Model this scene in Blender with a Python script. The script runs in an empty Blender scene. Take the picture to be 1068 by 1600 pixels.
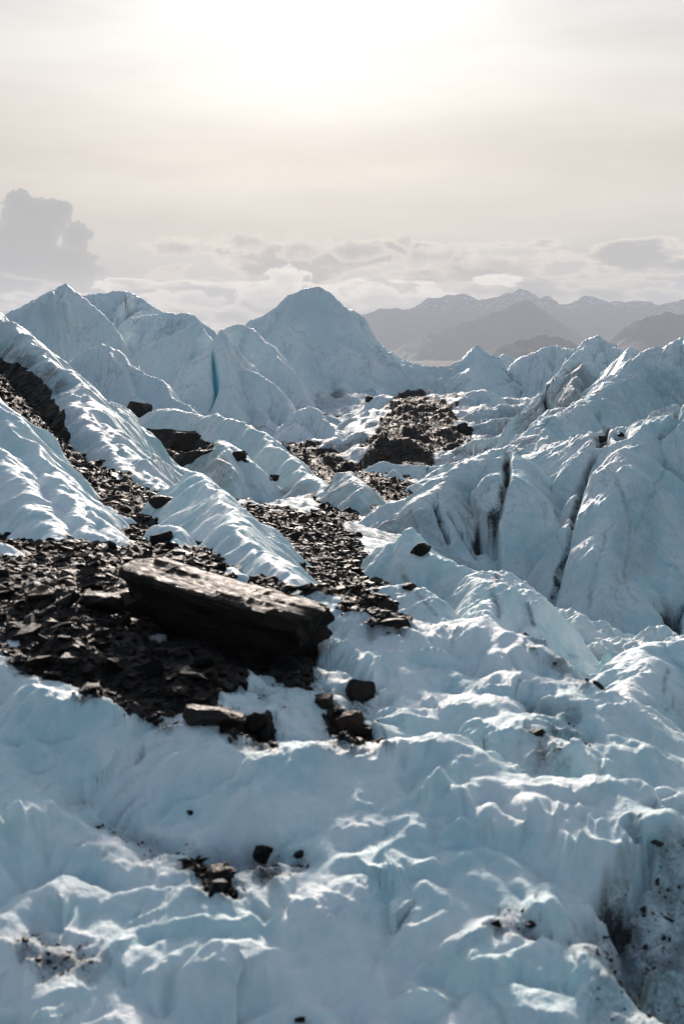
import bpy, bmesh, math, random
import numpy as np
from mathutils import Vector, Matrix, noise as mnoise
rng = np.random.default_rng(7)
random.seed(7)
R = math.radians
S = bpy.context.scene
COL = S.collection

# ------------------------------------------------------------------ camera
LENS, PITCH = 50.0, 6.16
F = 1600 * LENS / 36.0                    # focal length in photo pixels
cp, sp = math.cos(R(PITCH)), math.sin(R(PITCH))
cam = bpy.data.cameras.new('camera')
cam.sensor_fit = 'VERTICAL'; cam.sensor_height = 36; cam.sensor_width = 24; cam.lens = LENS
cam.clip_start = 0.1; cam.clip_end = 60000
cam.dof.use_dof = True; cam.dof.focus_distance = 45; cam.dof.aperture_fstop = 4.0
co = bpy.data.objects.new('camera', cam); COL.objects.link(co)
co.location = (0, 0, 0); co.rotation_euler = (R(90 - PITCH), 0, 0)
S.camera = co

# ------------------------------------------------------------------ light
SUN_EL, SUN_AZ = 17.0, -1.2               # azimuth from +Y towards +X
sd = Vector((math.sin(R(SUN_AZ)) * math.cos(R(SUN_EL)), math.cos(R(SUN_AZ)) * math.cos(R(SUN_EL)), math.sin(R(SUN_EL))))
sun = bpy.data.lights.new('sun', 'SUN'); sun.energy = 4.0; sun.angle = R(5.5); sun.color = (1.0, 0.87, 0.77)
so = bpy.data.objects.new('sun', sun); COL.objects.link(so)
so.rotation_euler = (-sd).to_track_quat('-Z', 'Y').to_euler()

S.view_settings.view_transform = 'Standard'; S.view_settings.look = 'None'
S.view_settings.exposure = 0.62; S.view_settings.gamma = 1.0
S.render.engine = 'CYCLES'
S.cycles.use_denoising = True
S.cycles.max_bounces = 6; S.cycles.diffuse_bounces = 3; S.cycles.glossy_bounces = 2
S.cycles.volume_bounces = 0; S.cycles.transmission_bounces = 2
S.cycles.sample_clamp_indirect = 6.0


class NT:
    """small helper for node trees"""
    def __init__(s, tree): s.t = tree; s.n = tree.nodes; s.l = tree.links
    def node(s, typ, **kw):
        n = s.n.new(typ)
        for k, v in kw.items(): setattr(n, k, v)
        return n
    def set(s, sock, v):
        if hasattr(v, 'is_output'): s.l.new(v, sock)
        elif v is not None: sock.default_value = v
    def math(s, op, a, b=None, c=None, clamp=False):
        n = s.node('ShaderNodeMath', operation=op, use_clamp=clamp)
        s.set(n.inputs[0], a); s.set(n.inputs[1], b); s.set(n.inputs[2], c)
        return n.outputs[0]
    def vmath(s, op, a, b=None):
        n = s.node('ShaderNodeVectorMath', operation=op)
        s.set(n.inputs[0], a); s.set(n.inputs[1], b)
        return n.outputs['Value'] if op in ('DOT_PRODUCT', 'LENGTH') else n.outputs[0]
    def mix(s, f, a, b, mode='MIX'):
        n = s.node('ShaderNodeMix', data_type='RGBA', blend_type=mode)
        s.set(n.inputs[0], f); s.set(n.inputs[6], a); s.set(n.inputs[7], b)
        return n.outputs[2]
    def ss(s, x, lo, hi, a=0.0, b=1.0):
        n = s.node('ShaderNodeMapRange', interpolation_type='SMOOTHSTEP')
        s.set(n.inputs[0], x)
        for i, v in enumerate((lo, hi, a, b)): s.set(n.inputs[1 + i], v)
        return n.outputs[0]
    def noise(s, vec, scale, detail=4, rough=.55, lac=2.0, dist=0.0):
        n = s.node('ShaderNodeTexNoise')
        s.set(n.inputs['Vector'], vec); n.inputs['Scale'].default_value = scale
        n.inputs['Detail'].default_value = detail; n.inputs['Roughness'].default_value = rough
        n.inputs['Lacunarity'].default_value = lac; n.inputs['Distortion'].default_value = dist
        return n.outputs['Fac']
    def comb(s, x, y, z):
        n = s.node('ShaderNodeCombineXYZ')
        s.set(n.inputs[0], x); s.set(n.inputs[1], y); s.set(n.inputs[2], z)
        return n.outputs[0]
    def rgb(s, c): return (c[0], c[1], c[2], 1.0)


def srgb(r, g, b):
    f = lambda c: (c / 255 / 12.92) if c < 10.3 else ((c / 255 + .055) / 1.055) ** 2.4
    return (f(r), f(g), f(b), 1.0)


def make_world():
    w = bpy.data.worlds.new('World'); S.world = w; w.use_nodes = True
    T = NT(w.node_tree); T.n.clear()
    out = T.node('ShaderNodeOutputWorld')
    sky = T.node('ShaderNodeTexSky', sky_type='NISHITA')
    sky.sun_disc = False; sky.sun_elevation = R(SUN_EL); sky.sun_rotation = R(SUN_AZ)
    sky.air_density = 1.0; sky.dust_density = 1.5; sky.ozone_density = 1.0
    bg1 = T.node('ShaderNodeBackground'); T.l.new(sky.outputs[0], bg1.inputs[0]); bg1.inputs[1].default_value = 0.095
    tc = T.node('ShaderNodeTexCoord'); d = tc.outputs['Generated']
    sx = T.node('ShaderNodeSeparateXYZ'); T.l.new(d, sx.inputs[0])
    X, Y, Z = sx.outputs
    hor = T.math('SQRT', T.math('ADD', T.math('MULTIPLY', X, X), T.math('MULTIPLY', Y, Y)))
    hor = T.math('MAXIMUM', hor, 1e-3)
    az = T.math('ARCTAN2', X, Y)
    el = T.math('DIVIDE', Z, hor)
    dt = T.vmath('DOT_PRODUCT', d, tuple(sd))
    # thin high veil of cloud, lit through by the sun
    ramp = T.node('ShaderNodeValToRGB')
    T.set(ramp.inputs[0], T.math('MULTIPLY', el, 2.5, clamp=True))
    cr = ramp.color_ramp
    stops = [(0.0, srgb(157, 161, 166)), (.11, srgb(166, 168, 171)), (.21, srgb(182, 177, 169)), (.34, srgb(189, 181, 172)), (.55, srgb(190, 188, 185)), (1.0, srgb(178, 182, 188))]
    cr.elements[0].position, cr.elements[0].color = stops[0]
    cr.elements[1].position, cr.elements[1].color = stops[-1]
    for p, c in stops[1:-1]:
        e = cr.elements.new(p); e.color = c
    glow = T.math('ADD', T.math('MULTIPLY', T.math('POWER', T.math('MAXIMUM', dt, 0.0), 75.0), 0.30),
                  T.math('MULTIPLY', T.math('POWER', T.math('MAXIMUM', dt, 0.0), 300.0), 0.16))
    streak = T.noise(T.comb(T.math('MULTIPLY', az, 5.0), T.math('MULTIPLY', el, 26.0), 3.3), 1.0, 5, .55)
    streak = T.ss(streak, .28, .72, .86, 1.07)
    veil = T.mix(1.0, ramp.outputs[0], T.comb(streak, streak, streak), 'MULTIPLY')
    veil = T.mix(1.0, veil, T.comb(T.math('MULTIPLY', glow, 1.0), T.math('MULTIPLY', glow, 1.0), T.math('MULTIPLY', glow, 1.0)), 'ADD')
    # banks of cumulus low over the horizon
    def cl(sx_, sy_, seed, det=7, rough=.55, warp=0.0):
        return T.noise(T.comb(T.math('MULTIPLY', az, sx_), T.math('MULTIPLY', el, sy_), seed), 1.0, det, rough, 2.1, warp)
    def bank(col, seed, e0, e1, soft, sxx, syy, thr, colr, edge, az0=-9., az1=9.):
        n = cl(sxx, syy, seed)
        shape = T.math('MULTIPLY', T.ss(el, e0 - soft, e0), T.ss(el, e1 + soft, e1 - soft * .2))
        ax = T.math('MULTIPLY', T.ss(az, az0 - .03, az0 + .03), T.ss(az, az1 + .03, az1 - .03))
        shape = T.math('MULTIPLY', shape, ax)
        dens = T.math('SUBTRACT', T.math('ADD', n, T.math('MULTIPLY', shape, .32)), thr)
        m = T.math('MULTIPLY', T.ss(dens, 0.0, 0.05), T.ss(shape, 0.0, .3))
        core = T.ss(dens, 0.0, 0.16)
        c = T.mix(core, edge, colr)
        return T.mix(m, col, c)
    v = lambda py: (560 - py) / F
    ua = lambda px: (px - 534) / F
    col = veil
    col = bank(col, 11.0, v(470), v(385), .012, 16, 50, .74, srgb(143, 143, 146), srgb(214, 203, 192), ua(235), ua(2500))
    col = bank(col, 5.2, v(520), v(440), .012, 14, 46, .72, srgb(166, 166, 168), srgb(250, 240, 228), ua(-900), ua(820))
    col = bank(col, 8.7, v(520), v(470), .010, 18, 60, .74, srgb(160, 162, 166), srgb(238, 230, 220), ua(-900), ua(900))
    # cumulus with hard tops: puffs in the direction of each cloud, rims lit through by the sun behind
    wn = T.math('SUBTRACT', cl(60, 60, 2.0, 6, .6), .5)
    wn2 = T.math('SUBTRACT', cl(170, 170, 6.0, 5, .6), .5)
    def puffs(col, lst, base0, base1, rim, core, warp, strength, soft=.07):
        blob = None
        for (px, py, rx, ry) in lst:
            dx = T.math('DIVIDE', T.math('SUBTRACT', az, ua(px)), rx / F)
            dy = T.math('DIVIDE', T.math('SUBTRACT', el, v(py)), ry / F)
            q = T.math('SUBTRACT', 1.0, T.math('SQRT', T.math('ADD', T.math('MULTIPLY', dx, dx), T.math('MULTIPLY', dy, dy))))
            q = T.math('MULTIPLY', q, ry / 45.0)
            blob = q if blob is None else T.math('MAXIMUM', blob, q)
        blob = T.math('ADD', blob, T.math('ADD', T.math('MULTIPLY', wn, warp), T.math('MULTIPLY', wn2, warp * .6)))
        m = T.math('MULTIPLY', T.ss(blob, 0.0, soft), T.ss(el, v(base0), v(base1)))
        c = T.mix(T.ss(blob, .02, .40), rim, core)
        c = T.mix(T.math('MULTIPLY', T.ss(wn2, -.1, .25), .35), c, rim)
        return T.mix(T.math('MULTIPLY', m, strength), col, c)
    col = puffs(col, [(450, 440, 34, 24), (420, 462, 60, 22), (500, 470, 60, 20), (590, 466, 62, 20), (640, 470, 60, 16), (560, 480, 90, 20), (290, 470, 80, 16)], 500, 455, srgb(250, 242, 231), srgb(198, 194, 190), .85, .8, .12)
    col = puffs(col, [(300, 392, 80, 16), (390, 384, 60, 18), (470, 392, 70, 20), (560, 396, 80, 18), (628, 380, 24, 20), (660, 405, 70, 18), (760, 415, 80, 14)], 445, 400, srgb(205, 196, 188), srgb(140, 140, 142), .95, .85, .14)
    col = puffs(col, [(62, 365, 50, 52), (45, 325, 28, 22), (100, 345, 26, 30), (128, 378, 26, 24), (40, 400, 60, 45), (85, 420, 80, 40), (20, 440, 140, 60), (-40, 420, 70, 50)], 480, 410, srgb(136, 138, 142), srgb(122, 126, 132), .9, .95)
    bg2 = T.node('ShaderNodeBackground'); T.l.new(col, bg2.inputs[0]); bg2.inputs[1].default_value = 1.0
    mx = T.node('ShaderNodeMixShader')
    # the veil covers the half of the sky round the sun and thins out behind the camera
    T.set(mx.inputs[0], T.math('MULTIPLY', T.ss(dt, .2, .93), .97))
    T.l.new(bg1.outputs[0], mx.inputs[1]); T.l.new(bg2.outputs[0], mx.inputs[2])
    T.l.new(mx.outputs[0], out.inputs[0])
    w.cycles.sampling_method = 'MANUAL'; w.cycles.sample_map_resolution = 512


make_world()


# ------------------------------------------------------------------ pixel <-> world
def RM(D):
    """distance scale along the slope in front of the camera"""
    return float(np.interp(D, [2, 4.0, 4.6, 5.8, 6.9, 8, 9.3, 11, 13.6, 16, 20, 26, 36, 46, 62], [2, 4.4, 4.75, 5.3, 5.8, 6.3, 6.85, 7.65, 9.2, 10.8, 14, 19, 28.5, 40, 62])) if D < 62 else D


def P(px, py, D):
    """world point on the line of sight of a photo pixel"""
    D = RM(D) if D > 0 else -D
    u, v = (px - 534) / F, (800 - py) / F
    dy = cp + v * sp; dz = -sp + v * cp
    return np.array([u / dy * D, D, dz / dy * D])


def proj(X, Y, Z):
    """photo pixel of world points"""
    w = Y * cp - Z * sp
    w = np.maximum(w, .05)
    return 534 + F * X / w, 800 - F * (Y * sp + Z * cp) / w


# ------------------------------------------------------------------ noise
def _hash(ix, iy, seed):
    h = (ix.astype(np.int64) * 374761393 + iy.astype(np.int64) * 668265263 + seed * 1442695041) & 0xFFFFFFFF
    h = ((h ^ (h >> 13)) * 1274126177) & 0xFFFFFFFF
    h = h ^ (h >> 16)
    return h


_G = np.stack([np.cos(np.arange(64) * 2 * np.pi / 64), np.sin(np.arange(64) * 2 * np.pi / 64)], 1)


def pn(x, y, seed=0):
    x = np.asarray(x, float); y = np.asarray(y, float)
    ix, iy = np.floor(x), np.floor(y)
    fx, fy = x - ix, y - iy
    u = fx * fx * fx * (fx * (fx * 6 - 15) + 10); v = fy * fy * fy * (fy * (fy * 6 - 15) + 10)
    def g(ox, oy):
        k = _hash(ix + ox, iy + oy, seed) & 63
        return _G[k, 0] * (fx - ox) + _G[k, 1] * (fy - oy)
    a = g(0, 0); b = g(1, 0); c = g(0, 1); d = g(1, 1)
    return 1.5 * ((a + (b - a) * u) * (1 - v) + (c + (d - c) * u) * v)


def fbm(x, y, seed=0, o=4, gain=.5):
    s = 0; a = 1.; f = 1.
    for i in range(o):
        s = s + a * pn(x * f, y * f, seed + i * 17); a *= gain; f *= 2.03
    return s


def billow(x, y, seed=0, o=3, gain=.5):
    """rounded lobes parted by creases, about -0.5..0.5"""
    s = 0; a = 1.; f = 1.
    for i in range(o):
        q = pn(x * f, y * f, seed + i * 31)
        s = s + a * (np.sqrt(q * q + .004) * 2 - .55); a *= gain; f *= 2.1
    return s


def sst(x, a, b):
    t = np.clip((x - a) / (b - a), 0, 1)
    return t * t * (3 - 2 * t)


# ------------------------------------------------------------------ ridges
def resample(pts, step):
    pts = np.asarray(pts, float)
    out = []
    n = len(pts)
    for i in range(n - 1):
        p0 = pts[max(i - 1, 0)]; p1 = pts[i]; p2 = pts[i + 1]; p3 = pts[min(i + 2, n - 1)]
        L = np.linalg.norm(p2 - p1); k = max(1, int(L / step))
        for j in range(k):
            t = j / k
            m1 = (p2 - p0) * .4; m2 = (p3 - p1) * .4
            h = (2*t**3-3*t**2+1)*p1 + (t**3-2*t**2+t)*m1 + (-2*t**3+3*t**2)*p2 + (t**3-t**2)*m2
            out.append(h)
    out.append(pts[-1])
    return np.array(out)


def tent(X, Y, pts, sf=.8, sb=1.2, ss=.9, r=.2, H=None, fl=(0, 1, 5), seed=0, rough=0.0, step=None, edge=None):
    """height of a ridge that falls away from the crest line pts: slopes sf towards the camera, sb behind, ss sideways;
    r rounds the crest; H flares the foot; fl = (amplitude, wavelength, length ratio) of the flutes running down its sides;
    edge = (d0, slope): beyond d0 from the crest the front breaks to a cliff"""
    pts = np.asarray(pts, float)
    if rough:
        s_ = np.concatenate([[0], np.cumsum(np.linalg.norm(np.diff(pts[:, :2], axis=0), axis=1))])
        pts = pts.copy(); pts[:, 2] += rough * fbm(s_ / (rough * 9), s_ * 0 + seed, seed + 5, 3)
    bd = np.full(X.shape, 1e18); bz = np.zeros(X.shape); bt = np.zeros(X.shape); bx = np.zeros(X.shape); by = np.zeros(X.shape)
    acc = 0.
    for a, b in zip(pts[:-1], pts[1:]):
        dx, dy = b[0] - a[0], b[1] - a[1]
        L2 = dx * dx + dy * dy + 1e-12
        t = np.clip(((X - a[0]) * dx + (Y - a[1]) * dy) / L2, 0, 1)
        qx, qy = a[0] + t * dx, a[1] + t * dy
        d2 = (X - qx) ** 2 + (Y - qy) ** 2
        m = d2 < bd
        bd = np.where(m, d2, bd); bz = np.where(m, a[2] + t * (b[2] - a[2]), bz)
        bt = np.where(m, acc + t * math.sqrt(L2), bt); bx = np.where(m, qx, bx); by = np.where(m, qy, by)
        acc += math.sqrt(L2)
    d = np.sqrt(bd) + 1e-9
    cy = (Y - by) / d; cx = (X - bx) / d
    s = np.where(cy < 0, sf, sb) * cy * cy + ss * cx * cx
    amp, wl, ratio = fl
    de = np.sqrt(d * d + r * r) - r
    drop = s * de
    if edge is not None:
        e0 = edge[0] * (1 + .35 * pn(bt / (edge[0] * 1.3) + 3.1, bt * 0 + .5, seed + 77))
        fr = np.clip(-cy, 0, 1)
        drop = drop + fr * (edge[1] - sf) * np.sqrt(np.maximum(de - e0, 0) ** 2 + 1e-9)
    if H is not None:
        drop = H * (1 - np.exp(-drop / H)) + drop * .12
    z = bz - drop
    if amp:
        # flutes follow the fall line; they fan out because t is taken along the crest
        ang = np.arctan2(cx, -cy)
        c = bt / wl + ang * (r + .35 * d) / wl * .55
        wob = .8 * pn(X / (wl * 3.2), Y / (wl * 3.2), seed + 3) + .3 * pn(X / wl, Y / wl, seed + 4)
        amp = amp * np.clip(1 + 1.1 * pn(bt / (wl * 3.3), d / (wl * 4), seed + 21), .15, 2)
        g = billow(c + wob, d / (wl * ratio) + seed * 1.7, seed + 9, 3, .5) + .45 * billow(c * 3.1 + wob * 2, d / (wl * ratio) * 1.6, seed + 19, 2, .5)
        z = z + amp * (g - (.35 if fl[0] < 0 else 0)) * sst(d, 0, wl * (1.6 if fl[0] > 0 else .8))
    return z


def smax(a, b, k):
    h = np.clip(.5 + .5 * (a - b) / k, 0, 1)
    return b + (a - b) * h + k * h * (1 - h)


def poly_mask(px, py, poly, soft=6., wob=0.0, fringe=None):
    """soft mask of a closed outline given in photo pixels"""
    poly = np.asarray(poly, float)
    inside = np.zeros(px.shape, bool); dm = np.full(px.shape, 1e18)
    x0, y0 = poly.min(0) - 3 * soft - 20; x1, y1 = poly.max(0) + 3 * soft + 20
    for a, b in zip(poly, np.roll(poly, -1, 0)):
        c = ((a[1] > py) != (b[1] > py)) & (px < (b[0] - a[0]) * (py - a[1]) / (b[1] - a[1] + 1e-12) + a[0])
        inside ^= c
        dx, dy = b - a
        t = np.clip(((px - a[0]) * dx + (py - a[1]) * dy) / (dx * dx + dy * dy + 1e-12), 0, 1)
        dm = np.minimum(dm, (px - a[0] - t * dx) ** 2 + (py - a[1] - t * dy) ** 2)
    sgn = np.where(inside, 1, -1) * np.sqrt(dm)
    if fringe: return sst(sgn + wob, -soft, soft), sst(sgn + wob * 2, -fringe, soft)
    return sst(sgn + wob, -soft, soft)


def line_mask(px, py, pts, wpx):
    pts = np.asarray(pts, float)
    out = np.zeros(px.shape)
    for a, b in zip(pts[:-1], pts[1:]):
        dx, dy = b[0] - a[0], b[1] - a[1]
        t = np.clip(((px - a[0]) * dx + (py - a[1]) * dy) / (dx * dx + dy * dy + 1e-12), 0, 1)
        w = a[2] + t * (b[2] - a[2]) if len(a) > 2 else wpx
        d2 = (px - a[0] - t * dx) ** 2 + (py - a[1] - t * dy) ** 2
        out = np.maximum(out, np.exp(-d2 / (w * w)))
    return out


# ------------------------------------------------------------------ materials
def new_mat(name):
    m = bpy.data.materials.new(name); m.use_nodes = True
    T = NT(m.node_tree); T.n.clear()
    out = T.node('ShaderNodeOutputMaterial'); b = T.node('ShaderNodeBsdfPrincipled')
    T.l.new(b.outputs[0], out.inputs[0])
    return m, T, b, out


def ice_material(name, grain, tint=0.0):
    """glacier ice: pale blue body, whiter crusted patches, dust from the 'dirt' attribute, rock flour and grit from 'gravel'"""
    m, T, b, out = new_mat(name)
    tc = T.node('ShaderNodeTexCoord'); o = tc.outputs['Object']
    at = lambda n: T.node('ShaderNodeAttribute', attribute_name=n).outputs['Fac']
    dirt, grav, blue = at('dirt'), at('gravel'), at('blue')
    big = T.noise(o, .9 / grain, 5, .6)
    med = T.noise(o, 6 / grain, 6, .65)
    fine = T.noise(o, 40 / grain, 4, .7)
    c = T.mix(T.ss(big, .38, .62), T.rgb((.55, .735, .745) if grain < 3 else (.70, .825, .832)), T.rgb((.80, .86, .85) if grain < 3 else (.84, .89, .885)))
    c = T.mix(T.math('MULTIPLY', T.ss(med, .45, .7), .55), c, T.rgb((.86, .89, .885)))
    c = T.mix(blue, c, T.rgb((.20, .68, .77)))
    speck = T.ss(fine, .60, .72)
    pat = T.noise(o, 2.2 / grain, 6, .7, 2.0, .6)
    dn = T.math('MULTIPLY', dirt, T.ss(T.math('ADD', T.math('MULTIPLY', pat, .75), T.math('MULTIPLY', fine, .4)), .42, .68, .12, 1.45), clamp=True)
    dn = T.math('ADD', dn, T.math('MULTIPLY', speck, T.math('MULTIPLY', dirt, .5)), clamp=True)
    if grain > 1:
        mv = T.node('ShaderNodeMapping'); T.l.new(o, mv.inputs[0]); mv.inputs['Scale'].default_value = (1, 1, .22); mv.inputs['Rotation'].default_value = (0, .35, .3)
        vn = T.noise(mv.outputs[0], 1.3 / grain, 7, .6, 2.1, 1.2)
        vein = T.math('MULTIPLY', T.ss(T.math('ABSOLUTE', T.math('SUBTRACT', vn, .5)), .022, .0), T.ss(big, .42, .62))
        dn = T.math('ADD', dn, T.math('MULTIPLY', vein, .30), clamp=True)
        dn = T.math('ADD', dn, T.math('MULTIPLY', T.ss(fine, .56, .70), T.math('MULTIPLY', T.ss(big, .46, .66), .22)), clamp=True)
    c = T.mix(dn, c, T.rgb((.060, .057, .056)))
    vor = T.node('ShaderNodeTexVoronoi', feature='F1'); T.l.new(o, vor.inputs['Vector']); vor.inputs['Scale'].default_value = 9 / grain
    vcol = T.mix(T.ss(vor.outputs['Color'], .2, .9), T.rgb((.010, .008, .007)), T.rgb((.028, .022, .018)))
    gm = T.ss(T.math('ADD', grav, T.math('MULTIPLY', T.math('SUBTRACT', med, .5), .9)), .38, .55)
    c = T.mix(gm, c, vcol)
    T.set(b.inputs['Base Color'], c)
    rgh = T.ss(med, .3, .75, .50, .72)
    T.set(b.inputs['Roughness'], T.math('ADD', rgh, T.math('MULTIPLY', T.math('MAXIMUM', dn, gm), .08)))
    if grain < 1:
        b.inputs['Subsurface Weight'].default_value = .15; b.inputs['Subsurface Scale'].default_value = .05
        b.inputs['Subsurface Radius'].default_value = (.35, .8, 1.0)
    b.inputs['IOR'].default_value = 1.33
    b.inputs['Specular IOR Level'].default_value = .35
    # relief finer than the mesh: crusted, pitted melt surface
    mp = T.node('ShaderNodeMapping'); T.l.new(o, mp.inputs[0]); mp.inputs['Scale'].default_value = (1, 1, .14)
    stri = T.noise(mp.outputs[0], 5 / grain, 5, .6)
    h = T.math('ADD', T.math('MULTIPLY', T.math('ADD', med, T.math('MULTIPLY', stri, 1.8 if grain > 1 else .0)), .055 * grain), T.math('MULTIPLY', fine, .012 * grain))
    h = T.math('ADD', h, T.math('MULTIPLY', T.noise(o, 150 / grain, 2, .6), .0035 * grain))
    h = T.math('ADD', h, T.math('MULTIPLY', T.math('MULTIPLY', gm, vor.outputs['Distance']), -.05 * grain))
    bp = T.node('ShaderNodeBump'); bp.inputs['Strength'].default_value = .75 if grain < 1 else 1.0; bp.inputs['Distance'].default_value = 1.0
    T.set(bp.inputs['Height'], h); T.l.new(bp.outputs[0], b.inputs['Normal'])
    return m


ICE_NEAR = ice_material('near_ice', .55)
ICE_MID = ice_material('middle_ice', 1.6)
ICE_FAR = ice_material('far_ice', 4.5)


def rock_material(name, c0, c1, scale, rough=.42, strata=0.0, spec=.2):
    m, T, b, out = new_mat(name)
    tc = T.node('ShaderNodeTexCoord'); o = tc.outputs['Object']
    if strata:
        mp = T.node('ShaderNodeMapping'); T.l.new(o, mp.inputs[0]); mp.inputs['Scale'].default_value = (.55, 1.0, strata * .8)
        o2 = mp.outputs[0]
    else: o2 = o
    n1 = T.noise(o2, scale, 6, .65); n2 = T.noise(o, scale * 6, 5, .7)
    rnd = T.node('ShaderNodeObjectInfo').outputs['Random']
    isl = T.node('ShaderNodeNewGeometry').outputs['Random Per Island']
    c = T.mix(T.ss(T.math('ADD', n1, T.math('MULTIPLY', T.math('SUBTRACT', T.math('FRACT', T.math('ADD', rnd, isl)), .5), .5)), .3, .7), T.rgb(c0), T.rgb(c1))
    c = T.mix(T.math('MULTIPLY', T.ss(n2, .55, .75), .4), c, T.rgb(tuple(x * 1.8 for x in c1)))
    T.set(b.inputs['Base Color'], c)
    T.set(b.inputs['Roughness'], T.ss(n2, .3, .7, rough - .04, rough + .22))
    b.inputs['Specular IOR Level'].default_value = spec
    h = T.math('ADD', T.math('MULTIPLY', n1, .35 / scale), T.math('MULTIPLY', n2, .06 / scale))
    bp = T.node('ShaderNodeBump'); bp.inputs['Strength'].default_value = .8; bp.inputs['Distance'].default_value = 1.0
    T.set(bp.inputs['Height'], h); T.l.new(bp.outputs[0], b.inputs['Normal'])
    return m


ROCK = rock_material('dark_slate', (.007, .0055, .0045), (.024, .018, .014), 9, .45, 0.0, .13)
BOULDER = rock_material('boulder_slate', (.007, .0055, .0045), (.022, .017, .013), 4, .5, 7.0, .08)
RUSTY = rock_material('rusty_rock', (.020, .012, .009), (.050, .029, .020), 8, .6, 0.0, .1)


# ------------------------------------------------------------------ base surface of the glacier
def FG(py):
    return float(np.interp(py, [900, 970, 1060, 1150, 1250, 1350, 1450, 1600, 1700], [16, 13.6, 11, 9.3, 8.0, 6.9, 5.8, 4.6, 4.0]))


CTRL = []   # (x/y, ln y, z/y)
def ctl(px, py, D, dz=0.0):
    p = P(px, py, D); CTRL.append((p[0] / p[1], math.log(p[1]), (p[2] + dz) / p[1]))
def ctz(u, D, z): CTRL.append((u, math.log(D), z / D))


for u in (-.5, -.28, -.12, .05, .2, .5):
    ctz(u, 2.0, -4.0); ctz(u, 4.2, -3.6)
for u in (-.5, -.22, -.1, .05): ctz(u, 5.2, -3.25); ctz(u, 5.7, -3.0); ctz(u, 6.2, -2.75)
ctz(.12, 6.2, -2.8); ctz(.16, 5.6, -3.05); ctz(.26, 5.4, -3.3); ctz(.5, 5.5, -3.4)
ctz(.22, 6.1, -3.0); ctz(.26, 6.6, -2.9); ctz(.18, 7.4, -2.6); ctz(.10, 7.0, -2.5)
ctz(.20, 10.2, -4.1); ctz(.28, 9.4, -4.3); ctz(.14, 12.0, -4.0); ctz(.5, 9.5, -4.3); ctz(.24, 12.5, -4.4)
for (px, py, D) in [(-600, 1010, 12), (-150, 1000, 11.5), (100, 1058, 10.6), (300, 1112, 9.9), (430, 1158, 9.7), (520, 1150, 10.2), (590, 1150, 10.4),
                    (250, 1000, 12.4), (400, 1060, 11.6), (520, 1060, 11.8), (0, 930, 13.5), (0, 862, 18), (110, 885, 16), (210, 868, 18.5), (290, 905, 16),
                    (-250, 860, 20), (-600, 860, 20), (400, 930, 16.5),
                    (240, 800, 26), (140, 735, 32), (60, 660, 39), (0, 585, 46), (-200, 540, 50), (-600, 520, 50),
                    (340, 790, 32), (430, 800, 36), (530, 838, 31), (560, 890, 25), (620, 950, 20.5), (500, 900, 22),
                    (520, 765, 50), (440, 712, 66), (500, 728, 66), (560, 742, 64), (640, 640, 92), (700, 655, 86), (590, 690, 68), (650, 770, 50), (560, 740, 58),
                    (250, 772, 47), (300, 790, 44), (400, 800, 44), (470, 806, 43), (300, 720, 66), (200, 690, 64), (470, 692, 88), (400, 690, 90), (330, 660, 98),
                    (640, 865, 32), (740, 890, 37), (800, 935, 37), (850, 970, 37), (960, 998, 36), (1068, 1002, 36), (1300, 990, 36), (1700, 970, 36), (850, 1000, 29), (960, 1020, 28), (1068, 1020, 28),
                    (915, 1075, 21), (870, 1025, 25), 
                    (740, 752, 62), (800, 722, 70), (900, 685, 85), (1100, 660, 85), (1700, 600, 80),
                    (100, 640, 100), (330, 640, 100), (540, 625, 115), (700, 625, 120), (900, 620, 125), (1100, 610, 125), (-300, 600, 100), (-700, 600, 100), (1700, 600, 130),
                    (0, 604, 220), (534, 606, 220), (1068, 604, 220), (-600, 604, 220), (1700, 604, 220),
                    (534, 620, 450), (-600, 620, 450), (1700, 620, 450)]:
    ctl(px, py, D)
CTRL = np.array(CTRL)


def _tps_fit(c):
    n = len(c); s = np.array([3.0, 1.0])
    q = c[:, :2] * s
    d2 = ((q[:, None] - q[None]) ** 2).sum(-1)
    K = np.where(d2 > 0, .5 * d2 * np.log(d2 + 1e-20), 0) + np.eye(n) * 2e-3
    A = np.zeros((n + 3, n + 3)); A[:n, :n] = K; A[:n, n] = 1; A[:n, n+1:] = q; A[n, :n] = 1; A[n+1:, :n] = q.T
    b = np.concatenate([c[:, 2], [0, 0, 0]])
    return q, np.linalg.solve(A, b), s


_TQ, _TW, _TS = _tps_fit(CTRL)


def tps(u, l):
    a = u * _TS[0]; b = l * _TS[1]
    z = _TW[-3] + _TW[-2] * a + _TW[-1] * b
    for (qx, qy), w in zip(_TQ, _TW[:-3]):
        d2 = (a - qx) ** 2 + (b - qy) ** 2
        z = z + w * .5 * d2 * np.log(d2 + 1e-20)
    return z


# crest lines of the near ice, traced as (px, py) with D from FG or given
def face(pts, py0, m):
    """points on a face that falls towards the camera with slope m from the crest at photo row py0"""
    y0 = RM(FG(py0)); z0 = P(534, py0, FG(py0))[2]
    out = []
    for px, py in pts:
        tn = -P(px, py, 10.)[2] / P(px, py, 10.)[1]
        out.append((px, py, -.986 * (m * y0 - z0) / (m + tn)))      # negative: already a true distance
    return out


def crest(pts, dD=0.0):
    return np.array([P(p[0], p[1], (p[2] if len(p) > 2 else FG(p[1])) + dD) for p in pts])


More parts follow.
